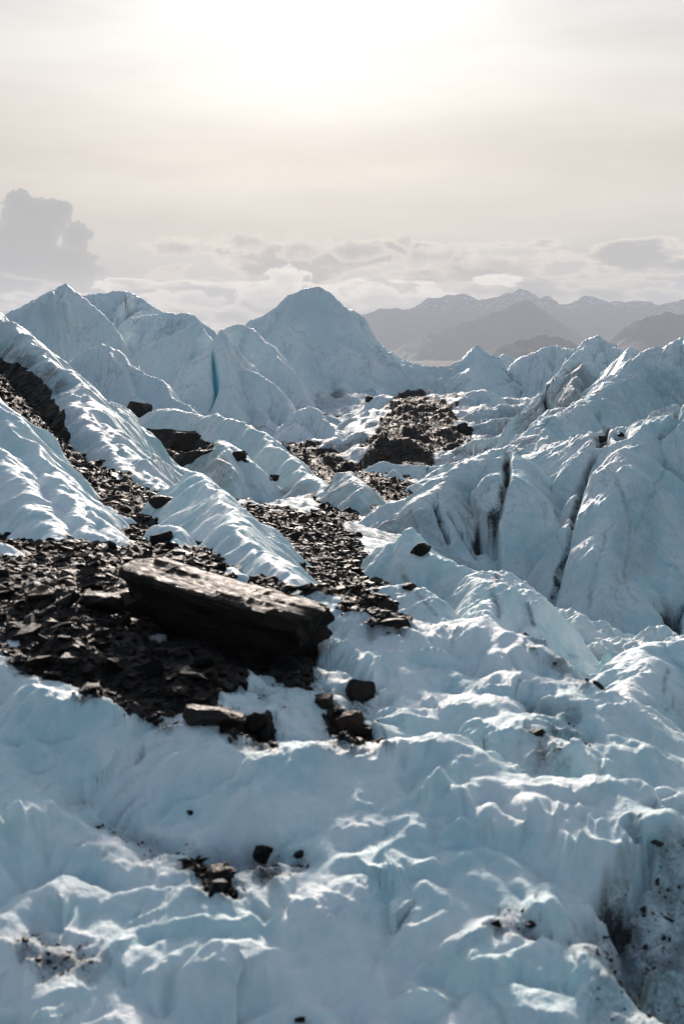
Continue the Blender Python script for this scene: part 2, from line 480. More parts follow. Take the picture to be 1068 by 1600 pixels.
NEAR = [  # (points, tent settings)
 # long ridge in front of the moraine and the boulder
 ([(-260, 960, 12.2), (-120, 975, 12.0), (0, 1010, 11.2), (40, 1035, 10.8), (90, 1065, 10.3), (150, 1085, 9.9), (212, 1108), (265, 1106), (303, 1118), (340, 1138), (384, 1147), (430, 1158), (470, 1163), (505, 1153), (540, 1144), (594, 1151), (640, 1155), (685, 1154), (715, 1169), (756, 1187), (791, 1202), (831, 1212), (872, 1209), (922, 1212), (953, 1222), (980, 1252), (1005, 1265)],
  dict(sf=.42, sb=.75, ss=.6, r=.10, H=.75)),
 (face([(0, 1105), (30, 1140), (66, 1156), (116, 1166), (152, 1161), (202, 1148), (228, 1161), (253, 1196), (283, 1226), (310, 1270)], 1095, 0.50), dict(sf=.55, sb=.8, ss=.6, r=.09, H=.55)),
 (face([(303, 1120), (329, 1166), (364, 1201), (399, 1231), (425, 1267), (455, 1312)], 1115, 0.52), dict(sf=.55, sb=.6, ss=.62, r=.07, H=.6)),
 ([(505, 1155), (560, 1195), (620, 1235), (668, 1262), (705, 1272), (756, 1262), (831, 1272), (882, 1288), (932, 1298), (983, 1288), (1013, 1282)], dict(sf=.75, sb=.35, ss=.6, r=.12, H=.75)),
 ([(594, 1153), (660, 1190), (740, 1225), (830, 1240), (920, 1245), (990, 1262)], dict(sf=.45, sb=.5, ss=.5, r=.1, H=.5)),
 (face([(430, 1160), (455, 1200), (500, 1240), (540, 1275)], 1158, 0.52), dict(sf=.5, sb=.5, ss=.55, r=.08, H=.5)),
 ([(0, 1175), (40, 1230), (66, 1272), (116, 1287), (157, 1297), (187, 1317), (222, 1333), (258, 1333), (293, 1358), (313, 1383)], dict(sf=.5, sb=.6, ss=.6, r=.08, H=.5)),
 ([(-120, 1100), (-40, 1160), (0, 1215), (30, 1260)], dict(sf=.45, sb=.6, ss=.6, r=.1, H=.6)),
 ([(20, 1424), (56, 1395), (91, 1381), (131, 1388), (167, 1398), (212, 1388), (233, 1391), (263, 1413), (283, 1444)], dict(sf=.6, sb=.8, ss=.7, r=.06, H=.4)),
 (face([(106, 1449), (162, 1444), (212, 1454), (253, 1474)], 1395, 0.55), dict(sf=.6, sb=.7, ss=.7, r=.06, H=.35)),
 ([(369, 1376), (394, 1353), (430, 1350), (470, 1343), (528, 1283), (568, 1270), (614, 1267), (639, 1283), (659, 1303), (695, 1328), (730, 1353), (756, 1384), (791, 1424), (820, 1460)], dict(sf=.5, sb=.8, ss=.7, r=.08, H=.5)),
 ([(323, 1413), (354, 1398), (389, 1381), (430, 1373), (470, 1368), (505, 1360), (540, 1340), (600, 1325)], dict(sf=.5, sb=.6, ss=.6, r=.07, H=.4)),
 ([(695, 1330), (745, 1323), (781, 1338), (806, 1358), (830, 1400)], dict(sf=.5, sb=.7, ss=.7, r=.07, H=.4)),
 (face([(825, 1440), (862, 1404), (892, 1374), (917, 1394), (943, 1430)], 1290, 0.90), dict(sf=.7, sb=.8, ss=.8, r=.05, H=.35)),
 ([(330, 1449), (374, 1449), (420, 1444), (470, 1429), (505, 1413), (558, 1378), (599, 1372), (629, 1382), (670, 1379), (700, 1399), (745, 1419), (791, 1437), (831, 1460), (872, 1475), (912, 1480), (943, 1490), (973, 1520), (1008, 1545), (1034, 1566), (1064, 1581), (1130, 1620)], dict(sf=.62, sb=.9, ss=.7, r=.08, H=.6)),
 ([(100, 1525), (126, 1513), (167, 1492), (217, 1484), (253, 1469), (303, 1449), (329, 1446)], dict(sf=.55, sb=.7, ss=.6, r=.06, H=.4)),
 (face([(253, 1590), (283, 1555), (324, 1515), (354, 1489), (384, 1479), (415, 1484), (445, 1525), (480, 1560), (510, 1590)], 1450, 0.6), dict(sf=.6, sb=.5, ss=.7, r=.06, H=.45)),
 (face([(570, 1385), (600, 1430), (640, 1480), (690, 1530)], 1380, 0.6), dict(sf=.5, sb=.5, ss=.5, r=.06, H=.35)),
 ([(640, 1640), (695, 1596), (730, 1571), (766, 1550), (801, 1556), (841, 1561), (882, 1558), (922, 1556), (948, 1571), (973, 1591), (1000, 1625)], dict(sf=.6, sb=.9, ss=.7, r=.06, H=.5)),
 ([(-120, 1500), (0, 1499), (30, 1504), (50, 1520), (86, 1540), (116, 1565), (147, 1600)], dict(sf=.5, sb=.8, ss=.7, r=.07, H=.45)),
 ([(96, 1545), (126, 1530), (157, 1520), (177, 1545), (197, 1575)], dict(sf=.6, sb=.8, ss=.8, r=.05, H=.35)),
 ([(-120, 1410), (0, 1434), (30, 1444), (56, 1464), (75, 1482)], dict(sf=.5, sb=.8, ss=.7, r=.06, H=.4)),
 (face([(150, 1090), (185, 1120), (225, 1175), (262, 1240), (280, 1290)], 1095, .6), dict(sf=.5, sb=.6, ss=.7, r=.06, H=.5)),
 (face([(212, 1112), (255, 1150), (300, 1205), (345, 1270), (372, 1320)], 1108, .58), dict(sf=.5, sb=.6, ss=.7, r=.06, H=.5)),
 (face([(365, 1146), (420, 1190), (470, 1240), (500, 1290)], 1145, .58), dict(sf=.5, sb=.6, ss=.7, r=.06, H=.5)),
 (face([(505, 1156), (545, 1200), (600, 1250), (640, 1275)], 1152, .55), dict(sf=.5, sb=.6, ss=.7, r=.06, H=.5)),
 (face([(60, 1068), (85, 1110), (100, 1160), (150, 1230), (200, 1290)], 1065, .6), dict(sf=.5, sb=.6, ss=.7, r=.06, H=.5)),
 (face([(-20, 1230), (20, 1290), (45, 1340), (60, 1390)], 1200, .6), dict(sf=.5, sb=.6, ss=.7, r=.06, H=.5)),
 (face([(770, 1266), (800, 1300), (850, 1350), (880, 1380)], 1264, .7), dict(sf=.5, sb=.6, ss=.8, r=.06, H=.5)),
 (face([(670, 1382), (720, 1430), (780, 1490), (830, 1530)], 1380, .55), dict(sf=.5, sb=.6, ss=.7, r=.06, H=.5)),
 (face([(500, 1415), (530, 1460), (575, 1520), (610, 1570)], 1412, .55), dict(sf=.5, sb=.6, ss=.7, r=.06, H=.5)),
 (face([(614, 1268), (640, 1310), (680, 1360), (720, 1420)], 1267, .55), dict(sf=.5, sb=.6, ss=.7, r=.06, H=.5)),
 # broad hump behind it, falling away to the gorge on the right
 ([(405, 900, 16.2), (455, 922, 14.6), (494, 914, 14.2), (520, 930, 13.9), (560, 952, 13.5), (600, 966, 13.4), (640, 972, 13.4), (680, 971, 13.5), (720, 968, 13.5), (750, 966, 13.4), (781, 978, 13.2), (811, 998, 12.9), (852, 1018, 12.6), (892, 1049, 12.2), (922, 1079, 11.8), (958, 1118, 11.3), (993, 1170, 10.7), (1018, 1206, 10.4), (1068, 1234, 10.1), (1150, 1270, 9.8)],
  dict(sf=.30, sb=1.6, ss=1.5, r=.16, H=1.1)),
 ([(750, 970, 13.3), (800, 1010, 12.7), (850, 1050, 12.9), (900, 1085, 12.3)], dict(sf=.4, sb=.5, ss=.5, r=.12, H=.5)),
 ([(505, 925, 14.0), (560, 985, 13.0), (620, 1030, 12.3), (670, 1072, 11.8), (730, 1080, 11.6), (781, 1110, 11.0), (831, 1146, 10.4), (845, 1190, 9.9)], dict(sf=.5, sb=.45, ss=.55, r=.10, H=.55)),
 ([(640, 975, 13.4), (690, 1030, 12.5), (740, 1058, 12.1), (811, 1058, 12.1), (872, 1068, 11.9), (912, 1095, 11.4), (950, 1140, 10.9)], dict(sf=.6, sb=.4, ss=.55, r=.10, H=.6)),
 ([(560, 960, 13.4), (610, 1020, 12.6), (640, 1060, 12.1), (650, 1110, 11.2)], dict(sf=.45, sb=.45, ss=.5, r=.1, H=.5)),
 ([(870, 1160, 10.3), (930, 1168, 10.4), (990, 1200, 10.3), (1040, 1235, 10.0)], dict(sf=.35, sb=.4, ss=.4, r=.15, H=.4)),
 ([(470, 1075, 11.7), (505, 1065, 11.7), (545, 1100, 11.2), (560, 1130, 10.8)], dict(sf=.5, sb=.5, ss=.5, r=.1, H=.4)),
 ([(330, 1075, 11.6), (370, 1062, 11.9), (430, 1063, 11.8), (470, 1095, 11.2), (500, 1145, 10.4)], dict(sf=.5, sb=.5, ss=.6, r=.1, H=.4)),
 # right hand side
 ([(1010, 1285, 8.2), (1030, 1330, 8.0), (1068, 1360, 7.9), (1180, 1380, 7.9)], dict(sf=.45, sb=.6, ss=.5, r=.1, H=.5)),
]


def base_z(X, Y):
    u = X / Y; l = np.log(Y)
    z = tps(u, l) * Y
    near = Y < 24
    nz = z.copy()
    if near.any():
        x, y, b = X[near], Y[near], z[near]
        wx = x + .045 * pn(x / .45, y / .45, 41) + .025 * pn(x / .2, y / .2, 45)
        wy = y + .045 * pn(x / .45, y / .45, 43) + .025 * pn(x / .2, y / .2, 47)
        h = b.copy()
        for i, (pts, kw) in enumerate(NEAR):
            c = crest(pts)
            x0, x1 = c[:, 0].min() - 2.2, c[:, 0].max() + 2.2; y0, y1 = c[:, 1].min() - 2.6, c[:, 1].max() + 2.2
            m = (wx > x0) & (wx < x1) & (wy > y0) & (wy < y1)
            if not m.any(): continue
            q = dict(kw); q['edge'] = (.11 + .06 * (i % 3), q['sf'] * 1.8 + .22); q['sf'] *= .35; q['H'] = None; q['sb'] = q['sb'] + .2; q['r'] *= .7
            t = tent(wx[m], wy[m], resample(c, .12), fl=(-.085, .36, 3.4), seed=100 + i, rough=.05, **q)
            h[m] = smax(t, h[m], .028)
        # melt lobes
        amp = sst(y, 24, 16)
        h = h + amp * (.019 * billow(wx / .46 + .3 * y, wy / .46, 7, 3, .5) + .010 * fbm(x / .12, y / .15, 9, 4))
        nz[near] = h
    z = nz
    far = sst(Y, 18, 30)
    z = z + far * (.16 * billow(X / 2.6, Y / 3.6, 12, 4, .55) + .05 * fbm(X / .6, Y / .8, 15, 3))
    z = z + sst(Y, 50, 80) * (.55 * billow(X / 5, Y / 5, 20, 3, .5) + .5 * fbm(X / 14, Y / 14, 21, 3))
    return z


def grid_mesh(name, X, Y, Z, mat, attrs=None, keep=None, smooth=True):
    nr, nc = X.shape
    co_ = np.stack([X, Y, Z], -1).reshape(-1, 3)
    i = (np.arange(nr - 1)[:, None] * nc + np.arange(nc - 1)[None]).reshape(-1)
    f = np.stack([i, i + 1, i + nc + 1, i + nc], 1)
    if keep is not None:
        k = keep.reshape(-1)
        f = f[k[f].any(1)]
        used = np.zeros(len(co_), bool); used[f.reshape(-1)] = True
        idx = np.cumsum(used) - 1
        co_ = co_[used]; f = idx[f]
        attrs = {a: v.reshape(-1)[used] for a, v in (attrs or {}).items()}
    else:
        attrs = {a: v.reshape(-1) for a, v in (attrs or {}).items()}
    return np_mesh(name, co_, f, mat, attrs, smooth)


def np_mesh(name, v, f, mat, attrs=None, smooth=True, parent=None):
    me = bpy.data.meshes.new(name)
    n = f.shape[1]
    me.vertices.add(len(v)); me.vertices.foreach_set('co', np.ascontiguousarray(v, np.float32).reshape(-1))
    me.loops.add(f.size); me.loops.foreach_set('vertex_index', np.ascontiguousarray(f, np.int32).reshape(-1))
    me.polygons.add(len(f)); me.polygons.foreach_set('loop_start', np.arange(0, f.size, n, dtype=np.int32))
    me.polygons.foreach_set('use_smooth', np.full(len(f), smooth, bool))
    me.update(calc_edges=True)
    for a, val in (attrs or {}).items():
        at = me.attributes.new(a, 'FLOAT', 'POINT'); at.data.foreach_set('value', np.ascontiguousarray(val, np.float32))
    me.materials.append(mat)
    o = bpy.data.objects.new(name, me); COL.objects.link(o)
    if parent: o.parent = parent
    return o


def tag(o, label=None, cat=None, group=None, kind=None):
    if label: o['label'] = label
    if cat: o['category'] = cat
    if group: o['group'] = group
    if kind: o['kind'] = kind
    return o


# outlines of the rock covered ground, in photo pixels
GRAVEL = [
 [(-900, 480), (-200, 500), (0, 560), (50, 600), (75, 645), (101, 685), (147, 715), (202, 750), (262, 775), (300, 800), (360, 780), (420, 790), (510, 815), (548, 825), (562, 850), (575, 880), (600, 905), (640, 935), (690, 965), (640, 976), (585, 968), (540, 950), (510, 928), (494, 920), (455, 930), (440, 990), (500, 1000), (490, 1060), (470, 1070), (440, 1062), (380, 1058), (340, 1075), (340, 1110), (420, 1120), (435, 1160), (350, 1145), (303, 1122), (212, 1112), (150, 1088), (90, 1068), (40, 1038), (0, 1012), (-120, 978), (-900, 930)],
 [(425, 690), (480, 690), (560, 725), (575, 690), (600, 650), (628, 612), (715, 625), (712, 660), (725, 690), (680, 712), (640, 740), (660, 765), (620, 785), (560, 800), (530, 845), (500, 820), (495, 775), (450, 730)],
 [(288, 1345), (330, 1338), (364, 1362), (362, 1388), (330, 1384)],
 [(505, 1090), (560, 1110), (595, 1150), (540, 1152), (500, 1120)],
]
DIRT = [  # outline, strength
 ([(995, 1292), (1008, 1310), (985, 1370), (968, 1420), (985, 1480), (1040, 1545), (1080, 1570), (1075, 1585), (1010, 1545), (950, 1490), (940, 1440), (955, 1390), (975, 1340)], .9),
 ([(985, 1275), (1020, 1290), (1110, 1310), (1110, 1600), (1040, 1570), (1000, 1540), (940, 1500), (890, 1455), (930, 1420), (960, 1370), (985, 1330)], .5),
 ([(930, 1480), (980, 1500), (1060, 1570), (1040, 1600), (960, 1600), (930, 1540)], .4),
 ([(835, 1130), (880, 1125), (860, 1150), (880, 1190), (850, 1210), (830, 1190)], .75),
 ([(850, 1140), (960, 1150), (940, 1165), (870, 1170)], .3),
 ([(20, 1470), (90, 1470), (150, 1500), (100, 1530), (40, 1510)], .55),
 ([(160, 1290), (240, 1300), (270, 1340), (200, 1330)], .4),
 ([(800, 1425), (840, 1440), (835, 1460), (800, 1445)], .8),
 ([(440, 1060), (500, 1080), (520, 1140), (480, 1120)], .35),
 ([(826, 950), (880, 975), (930, 1010), (945, 1060), (900, 1060), (850, 1010)], .65),
]


def base_terrain():
    NC = 1250
    l0, l1, l2, l3 = math.log(2.4), math.log(26), math.log(140), math.log(480)
    l = np.concatenate([np.linspace(l0, l1, 860, endpoint=False), np.linspace(l1, l2, 330, endpoint=False), np.linspace(l2, l3, 60)])
    u = np.concatenate([np.linspace(-.62, -.27, 130, endpoint=False), np.linspace(-.27, .27, NC - 260, endpoint=False), np.linspace(.27, .62, 130)])
    U, L = np.meshgrid(u, l)
    Y = np.exp(L); X = U * Y
    Z = base_z(X.reshape(-1), Y.reshape(-1)).reshape(X.shape)
    px, py = proj(X, Y, Z)
    w = 26 * fbm(X / (Y * .03), L / .05, 33, 4)
    g = np.zeros(X.shape)
    fr = np.zeros(X.shape)
    for p in GRAVEL:
        a, b = poly_mask(px, py, p, 5, w * .5, 30)
        g = np.maximum(g, a); fr = np.maximum(fr, b)
    g[(Y > 70) & (py < 600)] = 0
    d = .55 * fr ** 2
    for p, s in DIRT: d = np.maximum(d, s * poly_mask(px, py, p, 34, w * 1.4))
    d = np.maximum(d, .25 * sst(Y, 18, 30))
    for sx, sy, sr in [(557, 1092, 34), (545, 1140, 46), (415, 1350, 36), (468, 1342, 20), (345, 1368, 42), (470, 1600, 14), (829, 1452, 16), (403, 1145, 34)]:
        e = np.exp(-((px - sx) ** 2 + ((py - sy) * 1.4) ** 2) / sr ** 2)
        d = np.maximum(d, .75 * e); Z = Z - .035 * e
    crk = line_mask(px + .6 * w, py + .3 * w, [(1010, 1296, 12), (985, 1360, 18), (962, 1420, 22), (975, 1480, 24), (1030, 1545, 24), (1090, 1590, 24)], 4)
    Z = Z - .16 * crk - .05 * np.maximum(d - .2, 0) * np.clip(fbm(X / .10, Y / .12, 66, 4), -1, 1) * (Y < 9) - .03 * (d > .2) * (Y < 9) * np.abs(pn(X / .3 + 2, Y / .2, 67))
    # stony relief of the moraine
    G = sst(g, .3, .9)
    Z = Z + G * (.05 * fbm(X / .5, Y / .5, 55, 3) + .02 * pn(X / .12, Y / .12, 57)) * np.clip(Y / 14, .6, 2)
    o = grid_mesh('glacier_ground', X, Y, Z, ICE_NEAR, dict(gravel=g, dirt=d, blue=g * 0))
    # the material changes its grain with distance: three slots by row
    me = o.data; me.materials.append(ICE_MID); me.materials.append(ICE_FAR)
    yc = Y[:-1, :-1].reshape(-1)
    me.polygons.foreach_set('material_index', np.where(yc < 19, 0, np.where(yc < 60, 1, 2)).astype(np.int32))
    tag(o, 'rippled pale blue glacier ice with dark moraine gravel between its ridges', kind='structure')
    return o, X, Y, Z, g, d


TERR, TX, TY, TZ, TG, TD = base_terrain()

# far flat ground out to the horizon
bm = bmesh.new()
ring = []
for r_ in (3, 60, 300, 900, 3000, 9000, 26000):
    ring.append([bm.verts.new((r_ * math.cos(a * 2 * math.pi / 72), r_ * math.sin(a * 2 * math.pi / 72), -11 + .35 * random.uniform(-1, 1) * (60 <= r_ < 9000))) for a in range(72)])
for a_, b_ in zip(ring[:-1], ring[1:]):
    for k in range(72): bm.faces.new((a_[k], a_[(k + 1) % 72], b_[(k + 1) % 72], b_[k]))
bm.faces.new(ring[0])
bm.normal_update()
PLAIN, T, b, out = new_mat('outwash_plain')
n_ = T.noise(T.node('ShaderNodeTexCoord').outputs['Object'], .01, 8, .65)
T.set(b.inputs['Base Color'], T.mix(T.ss(n_, .35, .65), T.rgb((.05, .048, .045)), T.rgb((.12, .115, .11))))
b.inputs['Roughness'].default_value = .95; b.inputs['Specular IOR Level'].default_value = .1
me = bpy.data.meshes.new('ground'); bm.to_mesh(me); bm.free(); me.materials.append(PLAIN)
gd = bpy.data.objects.new('ground', me); COL.objects.link(gd)
tag(gd, 'flat grey outwash plain reaching out to the foot of the mountains', kind='structure')


# ------------------------------------------------------------------ bodies of ice standing on it
BODIES = []
def body(name, label, cat, ridges, mat=None, group=None, res=1.0, margin=None, lobes=None, dirt=(), gravel=(), streaks=(), blue=(), dirt0=.0, k=.15, cut=.3, extra=None):
    """one height field patch made of ridges [(points (px, py, D), settings)]"""
    cs = [resample(np.array([P(*p) for p in pts]), max(.08, RM(pts[0][2]) * .012)) for pts, kw in ridges]
    allp = np.concatenate(cs)
    D = float(np.median(allp[:, 1]))
    mg = margin or D * .09
    x0, x1 = allp[:, 0].min() - mg, allp[:, 0].max() + mg
    y0, y1 = allp[:, 1].min() - mg * 1.15, allp[:, 1].max() + mg * .7
    h = D * .00085 / res
    nx = int(np.clip((x1 - x0) / h, 60, 900)); ny = int(np.clip((y1 - y0) / h, 60, 900))
    X, Y = np.meshgrid(np.linspace(x0, x1, nx), np.linspace(y0, y1, ny))
    sc = D / 100.
    wl = lobes[1] if lobes else 2.2 * sc
    wx = X + .35 * wl * pn(X / (wl * 1.3), Y / (wl * 1.3), 61)
    wy = Y + .35 * wl * pn(X / (wl * 1.3), Y / (wl * 1.3), 63)
    Z = None
    for i, ((pts, kw), c) in enumerate(zip(ridges, cs)):
        kw = dict(dict(rough=.30 * sc, r=.22 * sc), **kw)
        if D > 60: a_, b_, c_ = kw.get('fl', (.2, 2, 5)); kw['fl'] = (a_ * 1.35, b_ * .72, c_ * 1.2)
        t = tent(wx, wy, c, seed=abs(hash(label)) % 0 + len(BODIES) * 13 + i, **kw) if False else tent(wx, wy, c, seed=len(BODIES) * 13 + i, **kw)
        Z = t if Z is None else smax(Z, t, k * sc * 2)
    la = lobes[0] if lobes else .12 * sc
    Z = Z + la * (billow(X / wl, Y / wl, 71 + len(BODIES), 4, .5) * .7 + fbm(X / (wl * .25), Y / (wl * .25), 81, 4) * .26)
    if D > 60:      # fine melt grooves slanting down the faces
        sl = .55 * math.sin(len(BODIES) * 1.9)
        Z = Z + .055 * sc * billow((X + sl * Z) / (.62 * sc) + .6 * pn(X / (3 * sc), Y / (3 * sc), 87), (Y - .6 * Z) / (3.0 * sc), 88, 2)
        Z = Z + .018 * sc * billow(X / (.32 * sc), Y / (.45 * sc), 89, 2)
    if extra: Z = extra(X, Y, Z)
    B = base_sample(X, Y)
    keep = Z > B - cut * sc * 2
    # the rim of the patch dives under
    px, py = proj(X, Y, Z)
    if streaks:
        wv = 10 * fbm(X / (.03 * D), Z / (.03 * D), 39, 3)
        for p, s in streaks:
            if s > .55: Z = Z - .010 * D * s * line_mask(px + wv * .5, py, [(a, b, c * .8) for a, b, c in p], 4)
    for p, s in blue: Z = Z - .012 * D * s * line_mask(px, py, p, 5)
    w = 14 * fbm(X / (.05 * D), Y / (.05 * D) + Z / (.02 * D), 37, 4)
    d = np.full(X.shape, float(dirt0)); g = np.zeros(X.shape); bl = np.zeros(X.shape)
    for p, s in dirt: d = np.maximum(d, s * poly_mask(px, py, p, 12, w))
    for p in gravel: g = np.maximum(g, poly_mask(px, py, p, 4, w * .5))
    for p, s in streaks: d = np.maximum(d, s * line_mask(px + w * .45, py + w * .3, [(a, b, c * .72) for a, b, c in p], 4))
    for p, s in blue: bl = np.maximum(bl, s * line_mask(px, py, p, 5))
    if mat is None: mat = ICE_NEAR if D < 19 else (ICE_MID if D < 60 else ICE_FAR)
    o = grid_mesh(name, X, Y, Z, mat, dict(dirt=d, gravel=g, blue=bl), keep)
    tag(o, label, cat, group)
    BODIES.append((o, X, Y, Z, g))
    return o


_ll = np.log(TY[:, 0]); _uu = (TX / TY)[0]
def base_sample(X, Y):
    """height of the glacier ground (bilinear in its own grid)"""
    u = np.clip(X / Y, _uu[0], _uu[-1]); l = np.clip(np.log(np.maximum(Y, .5)), _ll[0], _ll[-1])
    j = np.clip(np.searchsorted(_uu, u.reshape(-1)) - 1, 0, len(_uu) - 2).reshape(u.shape)
    i = np.clip(np.searchsorted(_ll, l.reshape(-1)) - 1, 0, len(_ll) - 2).reshape(u.shape)
    fu = (u - _uu[j]) / (_uu[j + 1] - _uu[j]); fl_ = (l - _ll[i]) / (_ll[i + 1] - _ll[i])
    return (TZ[i, j] * (1 - fu) + TZ[i, j + 1] * fu) * (1 - fl_) + (TZ[i + 1, j] * (1 - fu) + TZ[i + 1, j + 1] * fu) * fl_


ICE = 'ice peaks of the glacier'

# far left peaks
body('ice_peak', 'pointed ice peak at the far left edge, topmost of the left group', 'ice peak', [
  ([(-140, 505, 128), (-60, 500, 127), (20, 490, 126), (60, 467, 125), (84, 453, 124), (101, 443, 124), (126, 460, 124), (147, 482, 124), (167, 513, 123), (182, 545, 122), (205, 600, 121)], dict(sf=.55, sb=1.1, ss=.9, fl=(.22, 2.2, 5), rough=.22, edge=(3.2, 1.9), H=None)),
 ], group=None, margin=12)
body('ice_dome', 'low rounded ice crest behind the pointed left peak', 'ice peak', [
  ([(110, 480, 146), (136, 461, 145), (167, 457, 145), (192, 456, 145), (217, 463, 145), (238, 482, 144), (260, 500, 143)], dict(sf=.6, sb=1.2, ss=.9, fl=(.4, 2.2, 4))),
 ], margin=11)
body('ice_dome', 'broad scalloped ice swell right of the pointed left peak', 'ice peak', [
  ([(160, 545, 133), (180, 513, 133), (202, 498, 133), (228, 489, 132), (263, 489, 132), (303, 494, 131), (334, 509, 130), (352, 530, 129)], dict(sf=.55, sb=1.1, ss=.9, fl=(.45, 2.4, 4), edge=(5, 1.5))),
 ], margin=12)
body('ice_peak', 'smooth shaded ice wedge on the left of the turquoise crevasse', 'ice peak', [
  ([(190, 570, 107), (207, 553, 106), (243, 541, 105), (273, 523, 104), (303, 506, 103), (316, 505, 103), (325, 520, 102.6), (332, 560, 102.2), (336, 600, 102), (337, 650, 101.5)], dict(sf=1.7, sb=1.1, ss=1.6, r=.2, fl=(.12, 2.5, 6), rough=.14)),
 ], margin=9, blue=[([(332, 545, 2), (334, 580, 4), (333, 620, 2)], .5)])
body('ice_fin', 'tall narrow ice fin on the right of the turquoise crevasse', 'ice peak', [
  ([(331, 560, 99.5), (333, 545, 99.5), (344, 519, 99.5), (356, 528, 99), (374, 563, 98), (399, 589, 97), (430, 609, 96), (455, 634, 95), (472, 690, 93)], dict(sf=1.25, sb=1.4, ss=1.5, r=.2, fl=(.3, 1.6, 6))),
  ([(392, 650, 94), (402, 637, 94), (428, 658, 92.5), (459, 689, 91), (470, 705, 90)], dict(sf=1.2, sb=1., ss=1.2, fl=(.2, 1.2, 5))),
  ([(344, 519, 99.5), (350, 570, 96.5), (362, 640, 92.5)], dict(sf=1.5, sb=1, ss=1.1, fl=(.2, 1.4, 5))),
 ], margin=7, blue=[([(333, 546, 1.5), (335, 562, 3.5), (337, 588, 5), (338, 606, 3), (334, 622, 1.8), (328, 640, 1.2)], 1.0)])
body('ice_peak', 'smooth dark shouldered ice peak between the fin and the great cone', 'ice peak', [
  ([(330, 535, 114), (344, 514, 113), (374, 506, 112), (389, 513, 112), (420, 543, 110), (445, 568, 108), (470, 600, 106), (495, 640, 104)], dict(sf=1.3, sb=1.1, ss=1.2, fl=(.2, 2, 6), rough=.15)),
 ], margin=9)
body('ice_peak', 'great cone of fluted ice standing highest in the middle', 'ice peak', [
  ([(350, 560, 133), (394, 508, 132), (430, 481, 131), (455, 462, 131), (472, 452, 130), (489, 446, 130), (508, 454, 130), (540, 481, 131), (558, 496, 131), (579, 521, 131), (604, 547, 131), (629, 577, 131), (656, 617, 130)], dict(sf=.95, sb=1.3, ss=.9, r=.7, fl=(.22, 2.0, 5), rough=.07, H=16)),
  ([(486, 452, 130), (478, 500, 126), (470, 560, 121), (480, 610, 116)], dict(sf=.9, sb=.9, ss=.95, fl=(.22, 2, 5), H=9)),
  ([(500, 455, 130), (530, 520, 125), (555, 570, 121), (590, 620, 116)], dict(sf=.9, sb=.9, ss=.9, fl=(.22, 2, 5), H=9)),
  ([(540, 600, 112), (562, 620, 109), (580, 640, 106)], dict(sf=.9, sb=.8, ss=.9, fl=(.25, 1.2, 4), H=5)),
 ], margin=17, dirt=[([(520, 600), (560, 640), (600, 660), (560, 680), (500, 650)], .5)], gravel=[[(505, 640), (540, 645), (580, 672), (560, 690), (520, 668)]])
body('ice_fin', 'leaning white ice fin beside the moraine at the foot of the great cone', 'ice peak', [
  ([(464, 642, 82), (479, 636, 81), (500, 642, 80), (521, 673, 77), (546, 704, 74), (568, 732, 71)], dict(sf=1.3, sb=1.3, ss=1.2, r=.15, fl=(.2, 1.1, 5))),
  ([(470, 650, 81), (478, 690, 76), (486, 715, 73)], dict(sf=1.0, sb=1., ss=1.1, fl=(.15, .9, 4))),
  ([(486, 716, 71), (510, 708, 71), (540, 722, 70)], dict(sf=.8, sb=.8, ss=.8, fl=(.1, .8, 3))),
 ], margin=5)
body('ice_ridge', 'crumpled icy apron with dark debris below the great cone', 'ice ridge', [
  ([(425, 590, 116), (460, 615, 110), (490, 640, 103), (520, 660, 97), (548, 688, 90)], dict(sf=.7, sb=.7, ss=.8, fl=(.3, 1.0, 3), rough=.5)),
  ([(490, 600, 118), (520, 625, 111), (550, 640, 106), (575, 665, 98)], dict(sf=.7, sb=.7, ss=.8, fl=(.3, 1.0, 3), rough=.5)),
  ([(560, 610, 116), (585, 632, 108), (600, 650, 101)], dict(sf=.7, sb=.7, ss=.8, fl=(.3, 1.0, 3), rough=.5)),
 ], margin=6, dirt0=.12, gravel=[[(500, 645), (535, 650), (570, 680), (560, 700), (515, 672)], [(470, 650), (485, 655), (480, 690), (468, 680)]])
body('ice_mound', 'small ice mound behind the far moraine under the great cone', 'ice peak', [
  ([(575, 625, 100), (590, 618, 99), (610, 622, 98), (628, 632, 97)], dict(sf=.8, sb=.9, ss=.9, fl=(.15, 1, 4))),
 ], margin=4)

